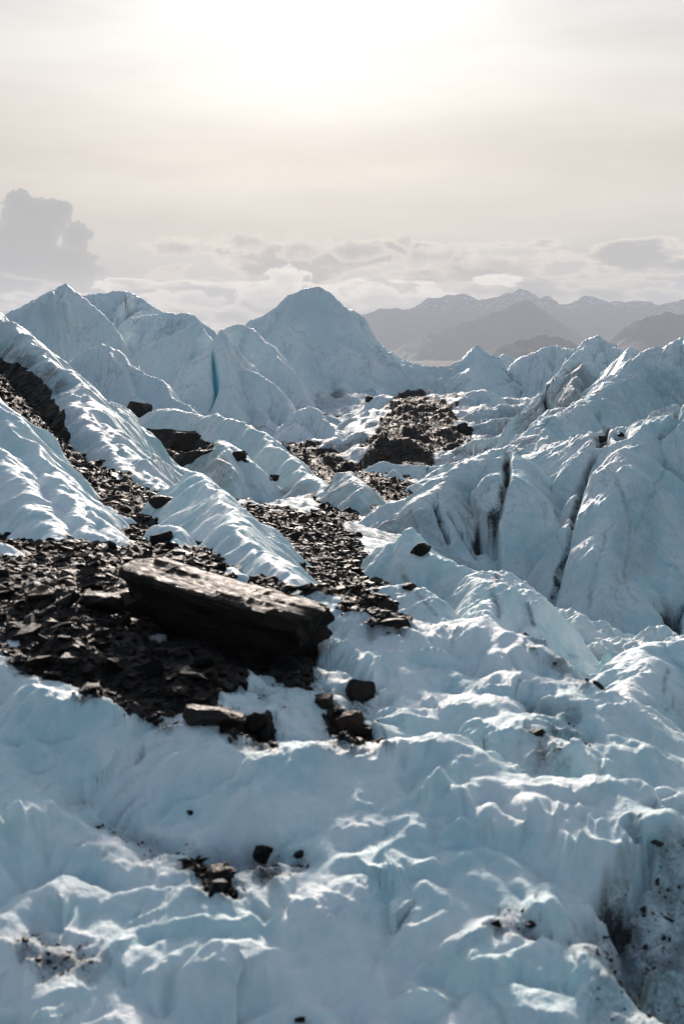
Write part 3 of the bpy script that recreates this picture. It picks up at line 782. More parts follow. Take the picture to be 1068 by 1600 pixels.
# left middle
body('ice_dome', 'rounded fluted ice dome in front of the pointed left peak', 'ice peak', [
  ([(70, 600, 93), (91, 570, 92), (116, 553, 91), (157, 541, 90), (177, 547, 90), (202, 567, 89), (238, 593, 87), (268, 613, 85), (300, 638, 83)], dict(sf=1.0, sb=1.2, ss=1.0, fl=(.4, 1.8, 5), H=9)),
  ([(165, 545, 90), (190, 590, 87), (215, 625, 84)], dict(sf=.9, sb=.9, ss=.9, fl=(.3, 1.5, 5), H=7)),
 ], margin=9)
body('ice_mound', 'small white ice lump left of the dark rock ledge', 'ice peak', [
  ([(145, 660, 66), (154, 635, 66), (172, 627, 66), (192, 640, 65), (212, 666, 63)], dict(sf=1.0, sb=1., ss=1., fl=(.15, 1, 4))),
 ], margin=4)
body('ice_ridge', 'low cliffed ice bench with dark rubble along its left end', 'ice ridge', [
  ([(205, 660, 60), (222, 645, 60), (248, 638, 60), (273, 640, 59), (323, 647, 58), (350, 649, 57), (384, 659, 56), (430, 695, 53), (455, 716, 51), (480, 741, 49), (505, 770, 47), (512, 800, 46)], dict(sf=.75, sb=1., ss=1.3, r=.25, fl=(.3, 1.3, 4), edge=(1.6, 2.2))),
  ([(190, 690, 54), (230, 700, 52), (290, 708, 50), (329, 700, 50), (349, 688, 50.5), (364, 702, 50), (400, 730, 49)], dict(sf=1.9, sb=.5, ss=1.3, r=.25, fl=(.22, 1.1, 5))),
  ([(346, 690, 50.5), (352, 720, 48.5), (356, 750, 47.5)], dict(sf=1.4, sb=.6, ss=1.5, fl=(.12, 1, 5))),
 ], margin=4.5, gravel=[[(185, 668), (230, 668), (300, 672), (330, 690), (335, 706), (300, 722), (262, 735), (240, 712), (200, 690)], [(364, 706), (385, 708), (388, 722), (368, 722)], [(420, 740), (436, 742), (434, 752), (421, 752)]],
 dirt=[([(200, 690), (340, 690), (360, 730), (380, 790), (230, 780)], .35), ([(450, 740), (510, 790), (510, 820), (430, 800)], .25)])
body('ice_ridge', 'long dirty ice ridge descending from the left edge above the gravel slope', 'ice ridge', [
  ([(-160, 430, 56), (-80, 455, 53), (0, 492, 49), (30, 512, 47.5), (56, 533, 46), (81, 567, 44), (116, 583, 42.5), (131, 610, 41), (150, 645, 39), (177, 680, 37), (202, 706, 35), (227, 731, 33), (253, 761, 31), (272, 772, 30)], dict(sf=.95, sb=1.3, ss=1.0, r=.08, fl=(.25, .95, 5))),
  ([(116, 583, 42.5), (120, 620, 40.5), (150, 672, 37), (190, 722, 34), (225, 752, 31.5)], dict(sf=1.2, sb=.7, ss=1.0, fl=(.15, .7, 4), r=.15)),
 ], margin=4.5, dirt=[([(-100, 560), (0, 560), (60, 590), (90, 620), (110, 600), (60, 560), (20, 540)], .5), ([(-200, 430), (0, 500), (80, 580), (60, 600), (-200, 560)], .15)],
 gravel=[[(-200, 540), (-20, 556), (40, 575), (70, 605), (95, 640), (110, 690), (40, 690), (-200, 650)]])
body('ice_ridge', 'steep bright ice ridge sloping down from the left edge to the big boulder', 'ice ridge', [
  ([(-160, 560, 29), (-60, 590, 27.5), (0, 628, 26), (20, 655, 25.2), (45, 690, 24.4), (76, 725, 23.4), (106, 757, 22.4), (131, 782, 21.7), (152, 802, 21), (172, 832, 20.2), (187, 848, 19.7), (204, 866, 19.2)], dict(sf=.95, sb=1.3, ss=1.1, r=.05, fl=(.18, .6, 5))),
  ([(0, 700, 23.5), (40, 765, 21.6), (70, 815, 20.2), (98, 856, 19.2)], dict(sf=1.1, sb=.7, ss=.9, r=.12, fl=(.1, .4, 5))),
  ([(80, 740, 22.6), (120, 800, 20.9), (160, 850, 19.5)], dict(sf=1.1, sb=.7, ss=.9, r=.12, fl=(.1, .4, 5))),
 ], margin=2.6)
body('ice_mound', 'tip of a small ice mound at the left edge on the gravel', 'ice peak', [
  ([(-80, 800, 17.5), (-40, 825, 17.2), (0, 852, 16.8), (17, 880, 16.4)], dict(sf=.9, sb=1.1, ss=1., r=.1, fl=(.06, .35, 4))),
 ], margin=1.4)
body('ice_mound', 'snowy ice mound at the left edge in front of the dark stones', 'ice peak', [
  ([(-90, 945, 12.6), (-30, 970, 12.3), (10, 985, 12.0), (32, 1005, 11.6)], dict(sf=.6, sb=1., ss=.9, r=.1, fl=(.05, .3, 4))),
 ], margin=1.0)
body('ice_fin', 'pointed white ice fin standing in the gravel behind the big boulder', 'ice peak', [
  ([(250, 806, 26.5), (263, 777, 26), (283, 747, 25.6), (298, 736, 25.3), (313, 743, 24.8), (344, 777, 22.9), (369, 817, 21), (394, 858, 19.2), (415, 888, 17.9), (432, 910, 17), (458, 924, 16.2)], dict(sf=1.05, sb=1.5, ss=.85, r=.05, fl=(.13, .6, 4))),
  ([(415, 860, 18.5), (440, 890, 17.3), (455, 905, 16.8), (470, 920, 16.3)], dict(sf=.8, sb=1., ss=1, r=.1, fl=(.05, .3, 4))),
 ], margin=2.2)
for q, (lab, pts) in enumerate([('knobbly ice block beside the ice fin behind the boulder', [(238, 838, 21.5), (252, 822, 21.5), (268, 838, 21), (282, 858, 20.4)]),
                                ('string of small ice knobs at the foot of the ice fin', [(278, 862, 19.6), (300, 872, 19.2), (325, 885, 18.6), (350, 895, 18.1), (372, 906, 17.6)])]):
    body('ice_lump', lab, 'ice lump', [(pts, dict(sf=1.0, sb=1.2, ss=1.1, r=.1, fl=(.06, .3, 3), rough=.14))], margin=1.0)

# middle
body('ice_mound', 'dirty ice knob in the rubble right of the cliffed bench', 'ice peak', [
  ([(510, 760, 47), (520, 742, 47), (536, 738, 47), (555, 752, 46), (568, 775, 45)], dict(sf=1.1, sb=1., ss=1., fl=(.15, .7, 3))),
 ], margin=2.5, dirt0=.25)
body('ice_ridge', 'thin crusty ice tongue lying across the far gravel', 'ice ridge', [
  ([(572, 732, 58), (600, 722, 58), (630, 725, 58), (660, 728, 58), (690, 726, 59)], dict(sf=.7, sb=.8, ss=.8, fl=(.2, .9, 3))),
 ], margin=3)
body('ice_mound', 'small cone of ice on the gravel before the crusty tongue', 'ice peak', [
  ([(596, 747, 54), (613, 736, 54), (634, 752, 53.5)], dict(sf=1, sb=1., ss=1., fl=(.1, .7, 3))),
 ], margin=2)
body('ice_ridge', 'broken ice rubble band leading to the whale backed lobe', 'ice ridge', [
  ([(560, 792, 50), (600, 775, 50), (640, 760, 51), (680, 745, 53)], dict(sf=.8, sb=.8, ss=.8, fl=(.2, .8, 3), rough=.3)),
 ], margin=3, dirt0=.15)
body('ice_peak', 'sharp topped white ice peak right of the far moraine', 'ice peak', [
  ([(625, 600, 131), (637, 579, 130), (654, 572, 130), (680, 571, 129), (697, 568, 128), (715, 553, 127), (743, 539, 126), (755, 557, 125.5), (771, 582, 125), (791, 612, 124), (800, 630, 123)], dict(sf=1.0, sb=1.2, ss=1.0, fl=(.5, 2, 6), H=12)),
  ([(743, 541, 126), (735, 580, 121), (720, 620, 116)], dict(sf=1., sb=1, ss=1., fl=(.4, 1.7, 5), H=8)),
 ], margin=10)
body('ice_mound', 'low ice mound in front of the sharp topped peak', 'ice peak', [
  ([(700, 645, 100), (710, 632, 100), (730, 615, 100), (755, 608, 100), (781, 620, 99), (800, 640, 98)], dict(sf=.8, sb=1., ss=1., fl=(.35, 1.2, 4))),
 ], margin=6)
body('ice_dome', 'small distant ice tip behind the striped dome', 'ice peak', [
  ([(758, 580, 150), (766, 567, 150), (786, 553, 150), (803, 561, 150), (815, 575, 149)], dict(sf=.9, sb=1.1, ss=.9, fl=(.4, 2, 5))),
 ], margin=8)
body('ice_dome', 'broad striped ice dome behind the dirty grey pillar', 'ice peak', [
  ([(765, 610, 127), (781, 587, 127), (811, 562, 127), (841, 545, 127), (877, 540, 127), (899, 548, 126), (920, 560, 125)], dict(sf=.85, sb=1.2, ss=1.0, r=.8, fl=(.55, 1.7, 8), H=14)),
 ], margin=11)
body('ice_ridge', 'stack of crusty low ice bands stepping down beside the far moraine', 'ice ridge', [
  ([(690, 700, 78), (730, 668, 79), (770, 655, 80), (810, 650, 80), (850, 655, 80)], dict(sf=.6, sb=.8, ss=.8, fl=(.35, 1.0, 2.5))),
  ([(715, 655, 88), (740, 643, 88), (775, 636, 88), (820, 632, 88)], dict(sf=.6, sb=.8, ss=.8, fl=(.3, 1.0, 2.5))),
  ([(650, 735, 66), (690, 712, 67), (740, 690, 68), (790, 672, 69), (840, 668, 69)], dict(sf=.6, sb=.8, ss=.8, fl=(.35, 1.0, 2.5))),
  ([(640, 770, 56), (670, 745, 57), (710, 720, 58), (770, 700, 58)], dict(sf=.6, sb=.8, ss=.8, fl=(.3, .9, 2.5))),
 ], margin=5, dirt0=.22, streaks=[([(650, 745, 3), (720, 705, 4), (800, 680, 3)], .6), ([(700, 690, 3), (760, 662, 4), (800, 655, 3)], .5), ([(680, 728, 3), (740, 705, 3), (780, 695, 3)], .6)],
 gravel=[[(712, 662), (728, 660), (740, 672), (730, 684), (714, 678)]])

# right
body('ice_peak', 'dirty grey ice pillar rising left of the great ice wall', 'ice peak', [
  ([(800, 700, 64), (811, 683, 63.5), (836, 647, 63), (846, 617, 63), (862, 600, 62.5), (877, 587, 62), (902, 560, 62), (912, 533, 62), (927, 527, 62), (948, 535, 61.5), (968, 546, 61), (980, 560, 61)], dict(sf=1.3, sb=1.3, ss=1.2, r=.3, fl=(.25, 1.0, 6), rough=.2)),
  ([(920, 532, 62), (905, 590, 58.5), (895, 640, 56), (885, 670, 55)], dict(sf=1.2, sb=1, ss=1.2, fl=(.2, .8, 5))),
 ], margin=6, dirt=[([(830, 640), (905, 570), (930, 600), (920, 650), (850, 690), (810, 690)], .42)], streaks=[([(850, 610, 4), (860, 640, 6), (855, 655, 5)], .95), ([(905, 570, 3), (880, 640, 3)], .4)])
body('ice_ridge', 'narrow striped ice ridge between the grey pillar and the great wall', 'ice ridge', [
  ([(895, 665, 57), (907, 637, 57), (927, 602, 57.5), (958, 562, 58), (983, 545, 58), (1006, 548, 58), (1030, 565, 57)], dict(sf=.9, sb=1.2, ss=1.1, r=.3, fl=(.25, .9, 7), rough=.15)),
  ([(985, 548, 58), (960, 600, 55), (930, 650, 52.5)], dict(sf=1., sb=1, ss=1.1, fl=(.2, .8, 6), r=.25)),
 ], margin=5, streaks=[([(1000, 560, 6), (960, 600, 7), (935, 640, 4)], .6)])

# the great wall: gentle ribbed back, rounding over into a cliff above the gorge
wall_streaks = [
 ([(793, 712, 9), (790, 750, 8), (772, 800, 10), (745, 850, 14), (735, 880, 10)], 1.0),
 ([(927, 712, 4), (905, 770, 6), (890, 830, 4), (870, 910, 5), (855, 955, 5)], .85),
 ([(935, 690, 7), (945, 684, 6)], 1.0), ([(965, 680, 6), (976, 678, 5)], 1.0),
 ([(1030, 940, 10), (1050, 950, 16), (1045, 1000, 12)], 1.0), ([(1068, 930, 10), (1050, 960, 10), (1060, 1000, 8)], .9),
 ([(990, 770, 3), (940, 850, 3), (920, 950, 3)], .30), ([(1060, 650, 7), (1030, 680, 4)], .85),
 ([(840, 740, 3), (850, 800, 3), (880, 860, 3)], .30), ([(1040, 720, 3), (1000, 800, 4), (975, 900, 4)], .30),
 ([(960, 740, 4), (985, 820, 6), (975, 900, 6)], .35), ([(930, 640, 3), (945, 670, 3), (950, 690, 4)], .8),
 ([(870, 640, 4), (830, 690, 4), (800, 710, 6)], .4),
]
def wall_ribs(X, Y, Z):
    q = X * .80 - Y * .60; p = X * .60 + Y * .80
    q = q + .5 * pn(p / 5, q / 5, 91)
    return Z + .11 * billow(q / 1.0, p / 8, 92, 3, .5) + .04 * billow(q / .25, p / 3, 95, 2, .5)


body('ice_wall', 'great blue ice wall with dark vertical cracks filling the right side', 'ice wall', [
  ([(790, 712, 44), (830, 678, 46), (870, 645, 47.5), (907, 628, 49), (950, 598, 51), (1000, 560, 52.5), (1039, 536, 53), (1075, 528, 53), (1160, 515, 53), (1300, 480, 53)], dict(sf=.38, sb=1.2, ss=1.8, r=.6, fl=(.14, .75, 9), rough=.10, edge=(4.2, 1.0))),
  ([(797, 735, 41), (830, 708, 41.5), (870, 690, 42), (905, 684, 42), (930, 690, 41)], dict(sf=1.5, sb=.25, ss=1.1, r=.9, fl=(.22, 1.0, 7), rough=.2, edge=(1.5, 3.6))),
  ([(930, 705, 40.5), (960, 690, 40.6), (1000, 672, 41), (1040, 650, 41), (1090, 630, 41), (1180, 615, 41), (1300, 600, 41)], dict(sf=1.3, sb=.25, ss=1.1, r=1.0, fl=(.22, 1.1, 7), rough=.2, edge=(1.7, 3.6))),
  ([(1000, 672, 41), (970, 740, 38), (950, 800, 36.5), (935, 860, 35.5)], dict(sf=1.4, sb=1., ss=1.3, r=.6, fl=(.15, .8, 5))),
 ], margin=8, res=1.35, k=.5, extra=wall_ribs, streaks=wall_streaks, dirt=[([(985, 750), (1030, 760), (1020, 900), (960, 920), (950, 860)], .16), ([(790, 715), (880, 640), (940, 600), (1068, 560), (1068, 640), (930, 700), (850, 700)], .10)])
body('ice_ridge', 'whale backed ice lobe with streaked sides left of the great wall crack', 'ice ridge', [
  ([(540, 830, 39.5), (546, 818, 39.5), (568, 806, 39.5), (604, 790, 39.5), (644, 777, 39.5), (680, 770, 39.5), (700, 748, 39.8)], dict(sf=.9, sb=.8, ss=1.2, r=.5, fl=(.22, .8, 5), edge=(.9, 2.6))),
  ([(676, 790, 38.0), (684, 765, 38.5), (697, 748, 39.0), (730, 719, 39.5), (766, 702, 40.0), (784, 700, 40.0), (791, 716, 39.5), (789, 745, 38.5)], dict(sf=1.1, sb=.7, ss=1.3, r=.7, fl=(.2, .8, 5), edge=(1.1, 2.8))),
 ], margin=4.5, res=1.2, dirt=[([(548, 830), (640, 800), (680, 800), (700, 860), (600, 860)], .30), ([(690, 750), (780, 720), (770, 800), (720, 850), (690, 800)], .16)],
 streaks=[([(680, 785, 4), (690, 820, 6), (700, 845, 4)], .8), ([(640, 795, 3), (655, 830, 3), (650, 850, 3)], .5), ([(700, 800, 3), (730, 850, 3), (745, 870, 4)], .6), ([(688, 750, 3), (683, 780, 4)], .5), ([(792, 708, 6), (789, 750, 7), (772, 800, 8), (748, 850, 12)], 1.0)])
body('ice_ridge', 'knobbly white ice ridge in front of the gorge with a small stone on top', 'ice ridge', [
  ([(550, 895, 24.5), (558, 874, 24.5), (573, 857, 24.5), (594, 852, 24.3), (609, 846, 24.3), (624, 840, 24.3), (640, 850, 24), (660, 872, 23.5), (705, 869, 23.3), (750, 877, 22.8), (771, 887, 22.4), (783, 905, 22), (811, 927, 21.4), (826, 948, 21), (832, 975, 20.6)], dict(sf=1.0, sb=1.1, ss=1.2, r=.16, fl=(.2, .6, 4), rough=.2)),
  ([(590, 930, 20.5), (619, 913, 20.5), (644, 922, 20.2), (665, 945, 19.8), (685, 968, 19.4)], dict(sf=.9, sb=1., ss=1., r=.15, fl=(.12, .5, 4))),
  ([(770, 890, 22.2), (768, 930, 21), (775, 965, 20)], dict(sf=1., sb=1, ss=1.2, r=.12, fl=(.12, .5, 4))),
 ], margin=2.6, lobes=(.085, .7), streaks=[([(775, 890, 5), (770, 930, 7), (778, 965, 5)], .55), ([(826, 945, 5), (832, 975, 6)], .55), ([(630, 900, 5), (655, 930, 4), (680, 960, 4)], .45)])
body('ice_mound', 'crusty ice rubble lying on the floor of the gorge', 'ice lump', [
  ([(826, 960, 27), (852, 953, 27), (882, 960, 26.5), (912, 973, 26), (940, 990, 25.5)], dict(sf=.7, sb=.9, ss=.9, r=.2, fl=(.2, .6, 3), rough=.25)),
  ([(905, 1020, 24), (917, 1012, 24), (958, 993, 24.5), (1008, 985, 24.5), (1040, 993, 24.5), (1090, 1000, 24)], dict(sf=.7, sb=.9, ss=.9, r=.2, fl=(.2, .6, 3), rough=.25)),
 ], margin=3, lobes=(.13, .9), dirt=[([(826, 960), (860, 960), (950, 1040), (940, 1090), (880, 1040)], .6)], dirt0=.12)
body('ice_ridge', 'ice cliff with a bright fluted edge at the right side of the gorge', 'ice ridge', [
  ([(915, 1110, 18.6), (927, 1083, 18.8), (943, 1064, 19), (958, 1049, 19.2), (993, 1029, 19.6), (1010, 1012, 19.9), (1028, 1002, 20), (1068, 995, 20), (1120, 990, 20), (1250, 985, 20)], dict(sf=.7, sb=1., ss=1.1, r=.15, fl=(.14, .45, 6), edge=(1.1, 2.6))),
  ([(1028, 1003, 20), (990, 1060, 18.4), (955, 1110, 17.2)], dict(sf=1.2, sb=.8, ss=1.1, r=.12, fl=(.1, .4, 5))),
 ], margin=3.2, res=1.2, streaks=[([(1045, 1050, 5), (1035, 1080, 5)], .5), ([(960, 1120, 5), (985, 1160, 6), (1000, 1200, 5)], .35), ([(1050, 1090, 5), (1030, 1140, 5)], .35)],
 dirt=[([(940, 1110), (1080, 1080), (1080, 1230), (1010, 1200)], .14)])

# ------------------------------------------------------------------ mountains
def mountain(name, label, D, pts, col, depth, seed, snow=0.0):
    pts = np.array([P(p[0], p[1], D) for p in pts])
    c = resample(pts, D * .004)
    x0, x1 = pts[:, 0].min(), pts[:, 0].max()
    X, Y = np.meshgrid(np.linspace(x0, x1, 520), np.linspace(D - depth, D + depth * .6, 180))
    zc = np.interp(X, c[:, 0], c[:, 2])
    zc = zc + D * .0015 * fbm(X / (D * .009), X * 0 + seed, seed, 6, .58)
    t = np.clip(1 - np.abs(Y - D) / np.where(Y < D, depth, depth * .6), 0, 1)
    rel = zc + 60
    ribs = billow(X / (D * .022) + .6 * pn(Y / (D * .05), X / (D * .05), seed + 1), Y / (D * .07), seed + 2, 4, .5)
    Z = -60 + rel * t ** 1.1 * (1 + .13 * ribs * (1 - t) * 2.2 * t ** .3)
    m, T, b, out = new_mat(name + '_rock')
    tc = T.node('ShaderNodeTexCoord'); o = tc.outputs['Object']
    n = T.noise(o, 14 / D * 10, 7, .65)
    cc = T.mix(T.ss(n, .3, .7), T.rgb(col), T.rgb(tuple(x * 1.7 for x in col)))
    if snow:
        sz = T.node('ShaderNodeSeparateXYZ'); T.l.new(o, sz.inputs[0])
        n2 = T.noise(o, 30 / D * 10, 6, .7)
        sm = T.math('MULTIPLY', T.ss(sz.outputs[2], snow * .7, snow * 1.05), T.ss(n2, .53, .60))
        cc = T.mix(sm, cc, T.rgb((.75, .77, .8)))
    T.set(b.inputs['Base Color'], cc); b.inputs['Roughness'].default_value = .9
    ob = grid_mesh(name, X, Y, Z, m)
    tag(ob, label, kind='structure')
    return ob


mountain('mountains', 'hazy distant mountain range with snow patches along its summits', 9500,
  [(-700, 500), (-300, 490), (100, 505), (350, 520), (480, 520), (540, 503), (560, 495), (600, 481), (640, 482), (665, 468), (680, 464), (720, 459), (750, 468), (790, 459), (820, 451), (842, 466), (858, 460), (872, 475), (895, 472), (915, 461), (930, 464), (950, 471), (1000, 470), (1030, 476), (1060, 469), (1150, 462), (1400, 450), (1800, 440)], (.035, .035, .04), 1150, 5, snow=360)
mountain('hills', 'dim hill spur in front of the distant range on the right', 6000,
  [(860, 590), (900, 560), (945, 534), (980, 507), (1010, 496), (1040, 487), (1068, 492), (1150, 480), (1400, 470), (1800, 480)], (.03, .032, .036), 700, 15)
mountain('hills', 'faint nearer spur running down below the highest summit', 7600,
  [(540, 590), (580, 566), (630, 540), (690, 514), (740, 500), (780, 484), (820, 470), (860, 492), (900, 520), (950, 545), (1000, 575)], (.027, .03, .036), 620, 35)
mountain('hills', 'low rounded hill below the distant range in the middle', 5200,
  [(560, 600), (640, 590), (700, 572), (750, 552), (800, 535), (840, 524), (880, 529), (920, 545), (980, 560), (1068, 575), (1300, 580)], (.026, .029, .034), 420, 25)

# ------------------------------------------------------------------ rocks
def hull(seed, flat, n=16, cut=.0):
    """angular slab like chunk: convex hull of random points"""
    r = random.Random(seed)
    b = bmesh.new()
    for _ in range(n):
        v = Vector((r.gauss(0, 1), r.gauss(0, 1), r.gauss(0, 1))); v.normalize()
        v.x *= r.uniform(.75, 1.0) * 1.25; v.y *= r.uniform(.7, 1.0) * .9; v.z = max(-1, min(1, v.z * 1.5)) * flat
        b.verts.new(v * .5)
    res = bmesh.ops.convex_hull(b, input=b.verts[:])
    bmesh.ops.delete(b, geom=[g for g in res['geom_interior'] if isinstance(g, bmesh.types.BMVert)], context='VERTS')
    bmesh.ops.delete(b, geom=[v for v in b.verts if not v.link_faces], context='VERTS')
    bmesh.ops.triangulate(b, faces=b.faces[:])
    b.verts.index_update()
    v = np.array([v.co[:] for v in b.verts]); f = np.array([[x.index for x in q.verts] for q in b.faces])
    b.free()
    return v, f


HULLS = [hull(i, [.22, .3, .38, .5, .26, .34][i % 6]) for i in range(18)]


def rot_euler(a, b, c):
    ca, sa, cb, sb_, cc, sc = math.cos(a), math.sin(a), math.cos(b), math.sin(b), math.cos(c), math.sin(c)
    Rz = np.array([[cc, -sc, 0], [sc, cc, 0], [0, 0, 1]]); Rx = np.array([[1, 0, 0], [0, ca, -sa], [0, sa, ca]]); Ry = np.array([[cb, 0, sb_], [0, 1, 0], [-sb_, 0, cb]])
    return Rz @ Ry @ Rx


def rock_mesh(name, dims, seed, mat, nsub=3, rough=.08, n=18, strata=0.0):
    """a single stone with broken faces: hull, bevelled and roughened"""
    v, f = hull(seed, 1.0, n)
    v = v / (v.max(0) - v.min(0)) * np.array(dims)
    b = bmesh.new()
    vs = [b.verts.new(p) for p in v]
    for q in f: b.faces.new([vs[i] for i in q])
    bmesh.ops.dissolve_limit(b, angle_limit=R(14), verts=b.verts[:], edges=b.edges[:])
    bmesh.ops.bevel(b, geom=b.edges[:], offset=min(dims) * .05, segments=2, profile=.6, affect='EDGES', clamp_overlap=True)
    bmesh.ops.triangulate(b, faces=b.faces[:])
    for _ in range(nsub - 1):
        bmesh.ops.subdivide_edges(b, edges=[e for e in b.edges if e.calc_length() > max(dims) * .07], cuts=1, use_grid_fill=True)
    bmesh.ops.triangulate(b, faces=b.faces[:])
    b.normal_update()
    s = max(dims)
    for vv in b.verts:
        d = mnoise.fractal(vv.co * (4 / s) + Vector((seed, 0, 0)), 1.0, 2.0, 5) * rough * s * .5
        vv.co += vv.normal * d
    me = bpy.data.meshes.new(name); b.to_mesh(me); b.free()
    me.materials.append(mat)
    for p in me.polygons: p.use_smooth = False
    return me


def surface_z(x, y):
    X = np.array([[x]]); Y = np.array([[y]])
    return float(base_sample(X, Y)[0, 0])


def big_boulder():
    """long slab of layered slate lying on the gravel: lofted sections along its length with bedding steps and a broken end"""
    # axis ends: upper left far end, lower right near end (a slab about 2.2 m long)
    A = P(180, 892, 12.9); B = P(476, 988, 12.0)
    ax = B - A; L = np.linalg.norm(ax); ax /= L
    up = np.array([.10, .12, 1.0]); up -= ax * up.dot(ax); up /= np.linalg.norm(up)
    sd_ = np.cross(up, ax)                     # pointing away from the camera
    if sd_[1] < 0: sd_ = -sd_
    k = RM(12.5) / F                           # metres per photo pixel here
    ns, nr = 110, 96
    t = np.linspace(0, 1, ns)
    # half height above and below the axis and depth, along the slab (photo pixels)
    top = np.interp(t, [0, .03, .12, .3, .5, .7, .85, .96, 1], [2, 22, 34, 34, 32, 34, 36, 38, 36]) * k
    bot = np.interp(t, [0, .03, .12, .3, .5, .7, .85, .93, .97, 1], [6, 26, 54, 72, 78, 78, 76, 74, 70, 62]) * k
    # the top is broken into low steps across the slab
    top = top + k * (1.6 * np.sign(pn(t * 6, t * 0 + .3, 61)) * (np.abs(pn(t * 6, t * 0 + .3, 61)) > .22) + 1.8 * fbm(t * 9, t * 0 + .7, 62, 3))
    bot = bot + k * 8 * fbm(t * 7, t * 0 + .2, 63, 4)
    dep = np.interp(t, [0, .04, .2, .5, .85, 1], [.10, .40, .55, .62, .55, .45]) * .52
    V = []
    r = np.random.default_rng(3)
    for i in range(ns):
        # rounded rectangle section, tilted so that its top shows towards the camera
        a = np.linspace(0, 2 * np.pi, nr, endpoint=False)
        ca, sa = np.cos(a), np.sin(a)
        p = 5.5 + 5 * t[i]
        rr = (np.abs(ca) ** p + np.abs(sa) ** p) ** (-1 / p)
        sx_ = ca * rr * dep[i]; sz_ = sa * rr
        sz_ = np.where(sz_ > 0, sz_ * top[i], sz_ * bot[i])
        # the top face slopes down to the camera side, the front face is undercut
        fr = np.clip(-(ca * rr), 0, 1)
        sz_ = sz_ - np.where(sz_ > 0, fr * .55 * top[i], 0)
        sx_ = sx_ + np.where(sz_ < 0, (-sz_) / (bot[i] + 1e-6) * .24 * fr, 0)
        # bedding: ledges that follow the layers
        lay = sz_ / k + 3.0 * pn(np.full(nr, t[i] * 5), sx_ * 3, 5)
        step = (np.floor(lay / 9 + .3 * pn(np.full(nr, t[i] * 9), np.floor(lay / 9) * 3.1, 8)) % 2)
        led = .022 * pn(np.full(nr, t[i] * 7.0), np.floor(lay / 7) * 7.7 + .5, 9) + .012 * step
        sx_ = sx_ * (1 + led / .3)
        V.append(np.stack([np.full(nr, t[i] * L), sx_ + .14, sz_], 1))
    V = np.array(V)
    q = V.reshape(-1, 3)
    rn = .013 * fbm(q[:, 0] * 1.6 + q[:, 2] * 5, q[:, 1] * 2.3 + q[:, 2] * 8, 3, 5) + .007 * billow(q[:, 0] * 2 + q[:, 2] * 5, q[:, 1] * 7 + q[:, 2] * 22, 13, 3)
    cen = np.stack([t * L, t * 0 + .14, t * 0], 1)
    dirn = q - np.repeat(cen, nr, 0); dirn[:, 0] = 0; dl = np.linalg.norm(dirn, axis=1, keepdims=True) + 1e-6
    q = q + dirn / dl * rn[:, None]
    # the near end is broken off slanting back under the slab, the break follows the bedding
    tt = np.repeat(t, nr); e = sst(tt, .72, 1.0)
    q[:, 0] += e * (np.minimum(q[:, 2] + .07, 0) * .75 + .05 * pn(q[:, 2] * 14, q[:, 1] * 5, 77) + .03 * pn(q[:, 2] * 40, q[:, 1] * 9, 78))
    cen0, cen1 = q[:nr].mean(0), q[-nr:].mean(0)
    # broken end: shear of the last sections
    f = []
    i, j = np.meshgrid(np.arange(ns - 1), np.arange(nr), indexing='ij')
    a0 = i * nr + j; a1 = i * nr + (j + 1) % nr
    f = np.stack([a0, a1, a1 + nr, a0 + nr], -1).reshape(-1, 4)
    # caps as fans of quads collapsed on a centre ring
    c0 = cen0 - np.array([.01, 0, 0]); c1 = cen1 + np.array([.012, 0, 0])
    base = len(q)
    q = np.concatenate([q, c0[None], c1[None]])
    jj = np.arange(0, nr, 2)
    cap0 = np.stack([np.full(len(jj), base), (jj + 2) % nr, (jj + 1) % nr, jj], -1)
    l0 = (ns - 1) * nr
    cap1 = np.stack([np.full(len(jj), base + 1), l0 + jj, l0 + (jj + 1) % nr, l0 + (jj + 2) % nr], -1)
    f = np.concatenate([f, cap0, cap1])
    o = np_mesh('boulder', q, f, BOULDER, None, True)
    M = Matrix((ax, sd_, up)).transposed().to_4x4(); M.translation = Vector(A); o.matrix_world = M
    o.data.set_sharp_from_angle(angle=R(38))
    tag(o, 'long dark slab boulder with a sunlit layered top lying tilted on the gravel', 'boulder')
    return o


bpy.context.view_layer.update()
DG = bpy.context.evaluated_depsgraph_get()
DG.update()
big_boulder()


def stone(label, px, py, D, wpx, hpx, seed, mat=ROCK, name='rock', yaw=None, tilt=(0, 0), depth=.8, sink=.25, group=None, n=18, snap=True):
    """a stone centred on a photo pixel, wpx x hpx photo pixels large at D metres"""
    k = RM(D) / F
    dims = (wpx * k, wpx * k * depth, hpx * k)
    me = rock_mesh(name, dims, seed, mat, n=n)
    o = bpy.data.objects.new(name, me); COL.objects.link(o)
    p = P(px, py, D)
    if snap:
        d = Vector(P(px, py + hpx * .34, 10.)).normalized()
        hit, loc, *_ = S.ray_cast(DG, (0, 0, 0), d)
        if hit:
            k2 = loc.y / F; o.scale = (k2 / k,) * 3
            p = loc + Vector((0, wpx * k2 * depth * .25, hpx * k2 * .30))
    o.location = p; o.rotation_euler = (tilt[0], tilt[1], yaw if yaw is not None else 0)
    tag(o, label, 'rock', group)
    return o


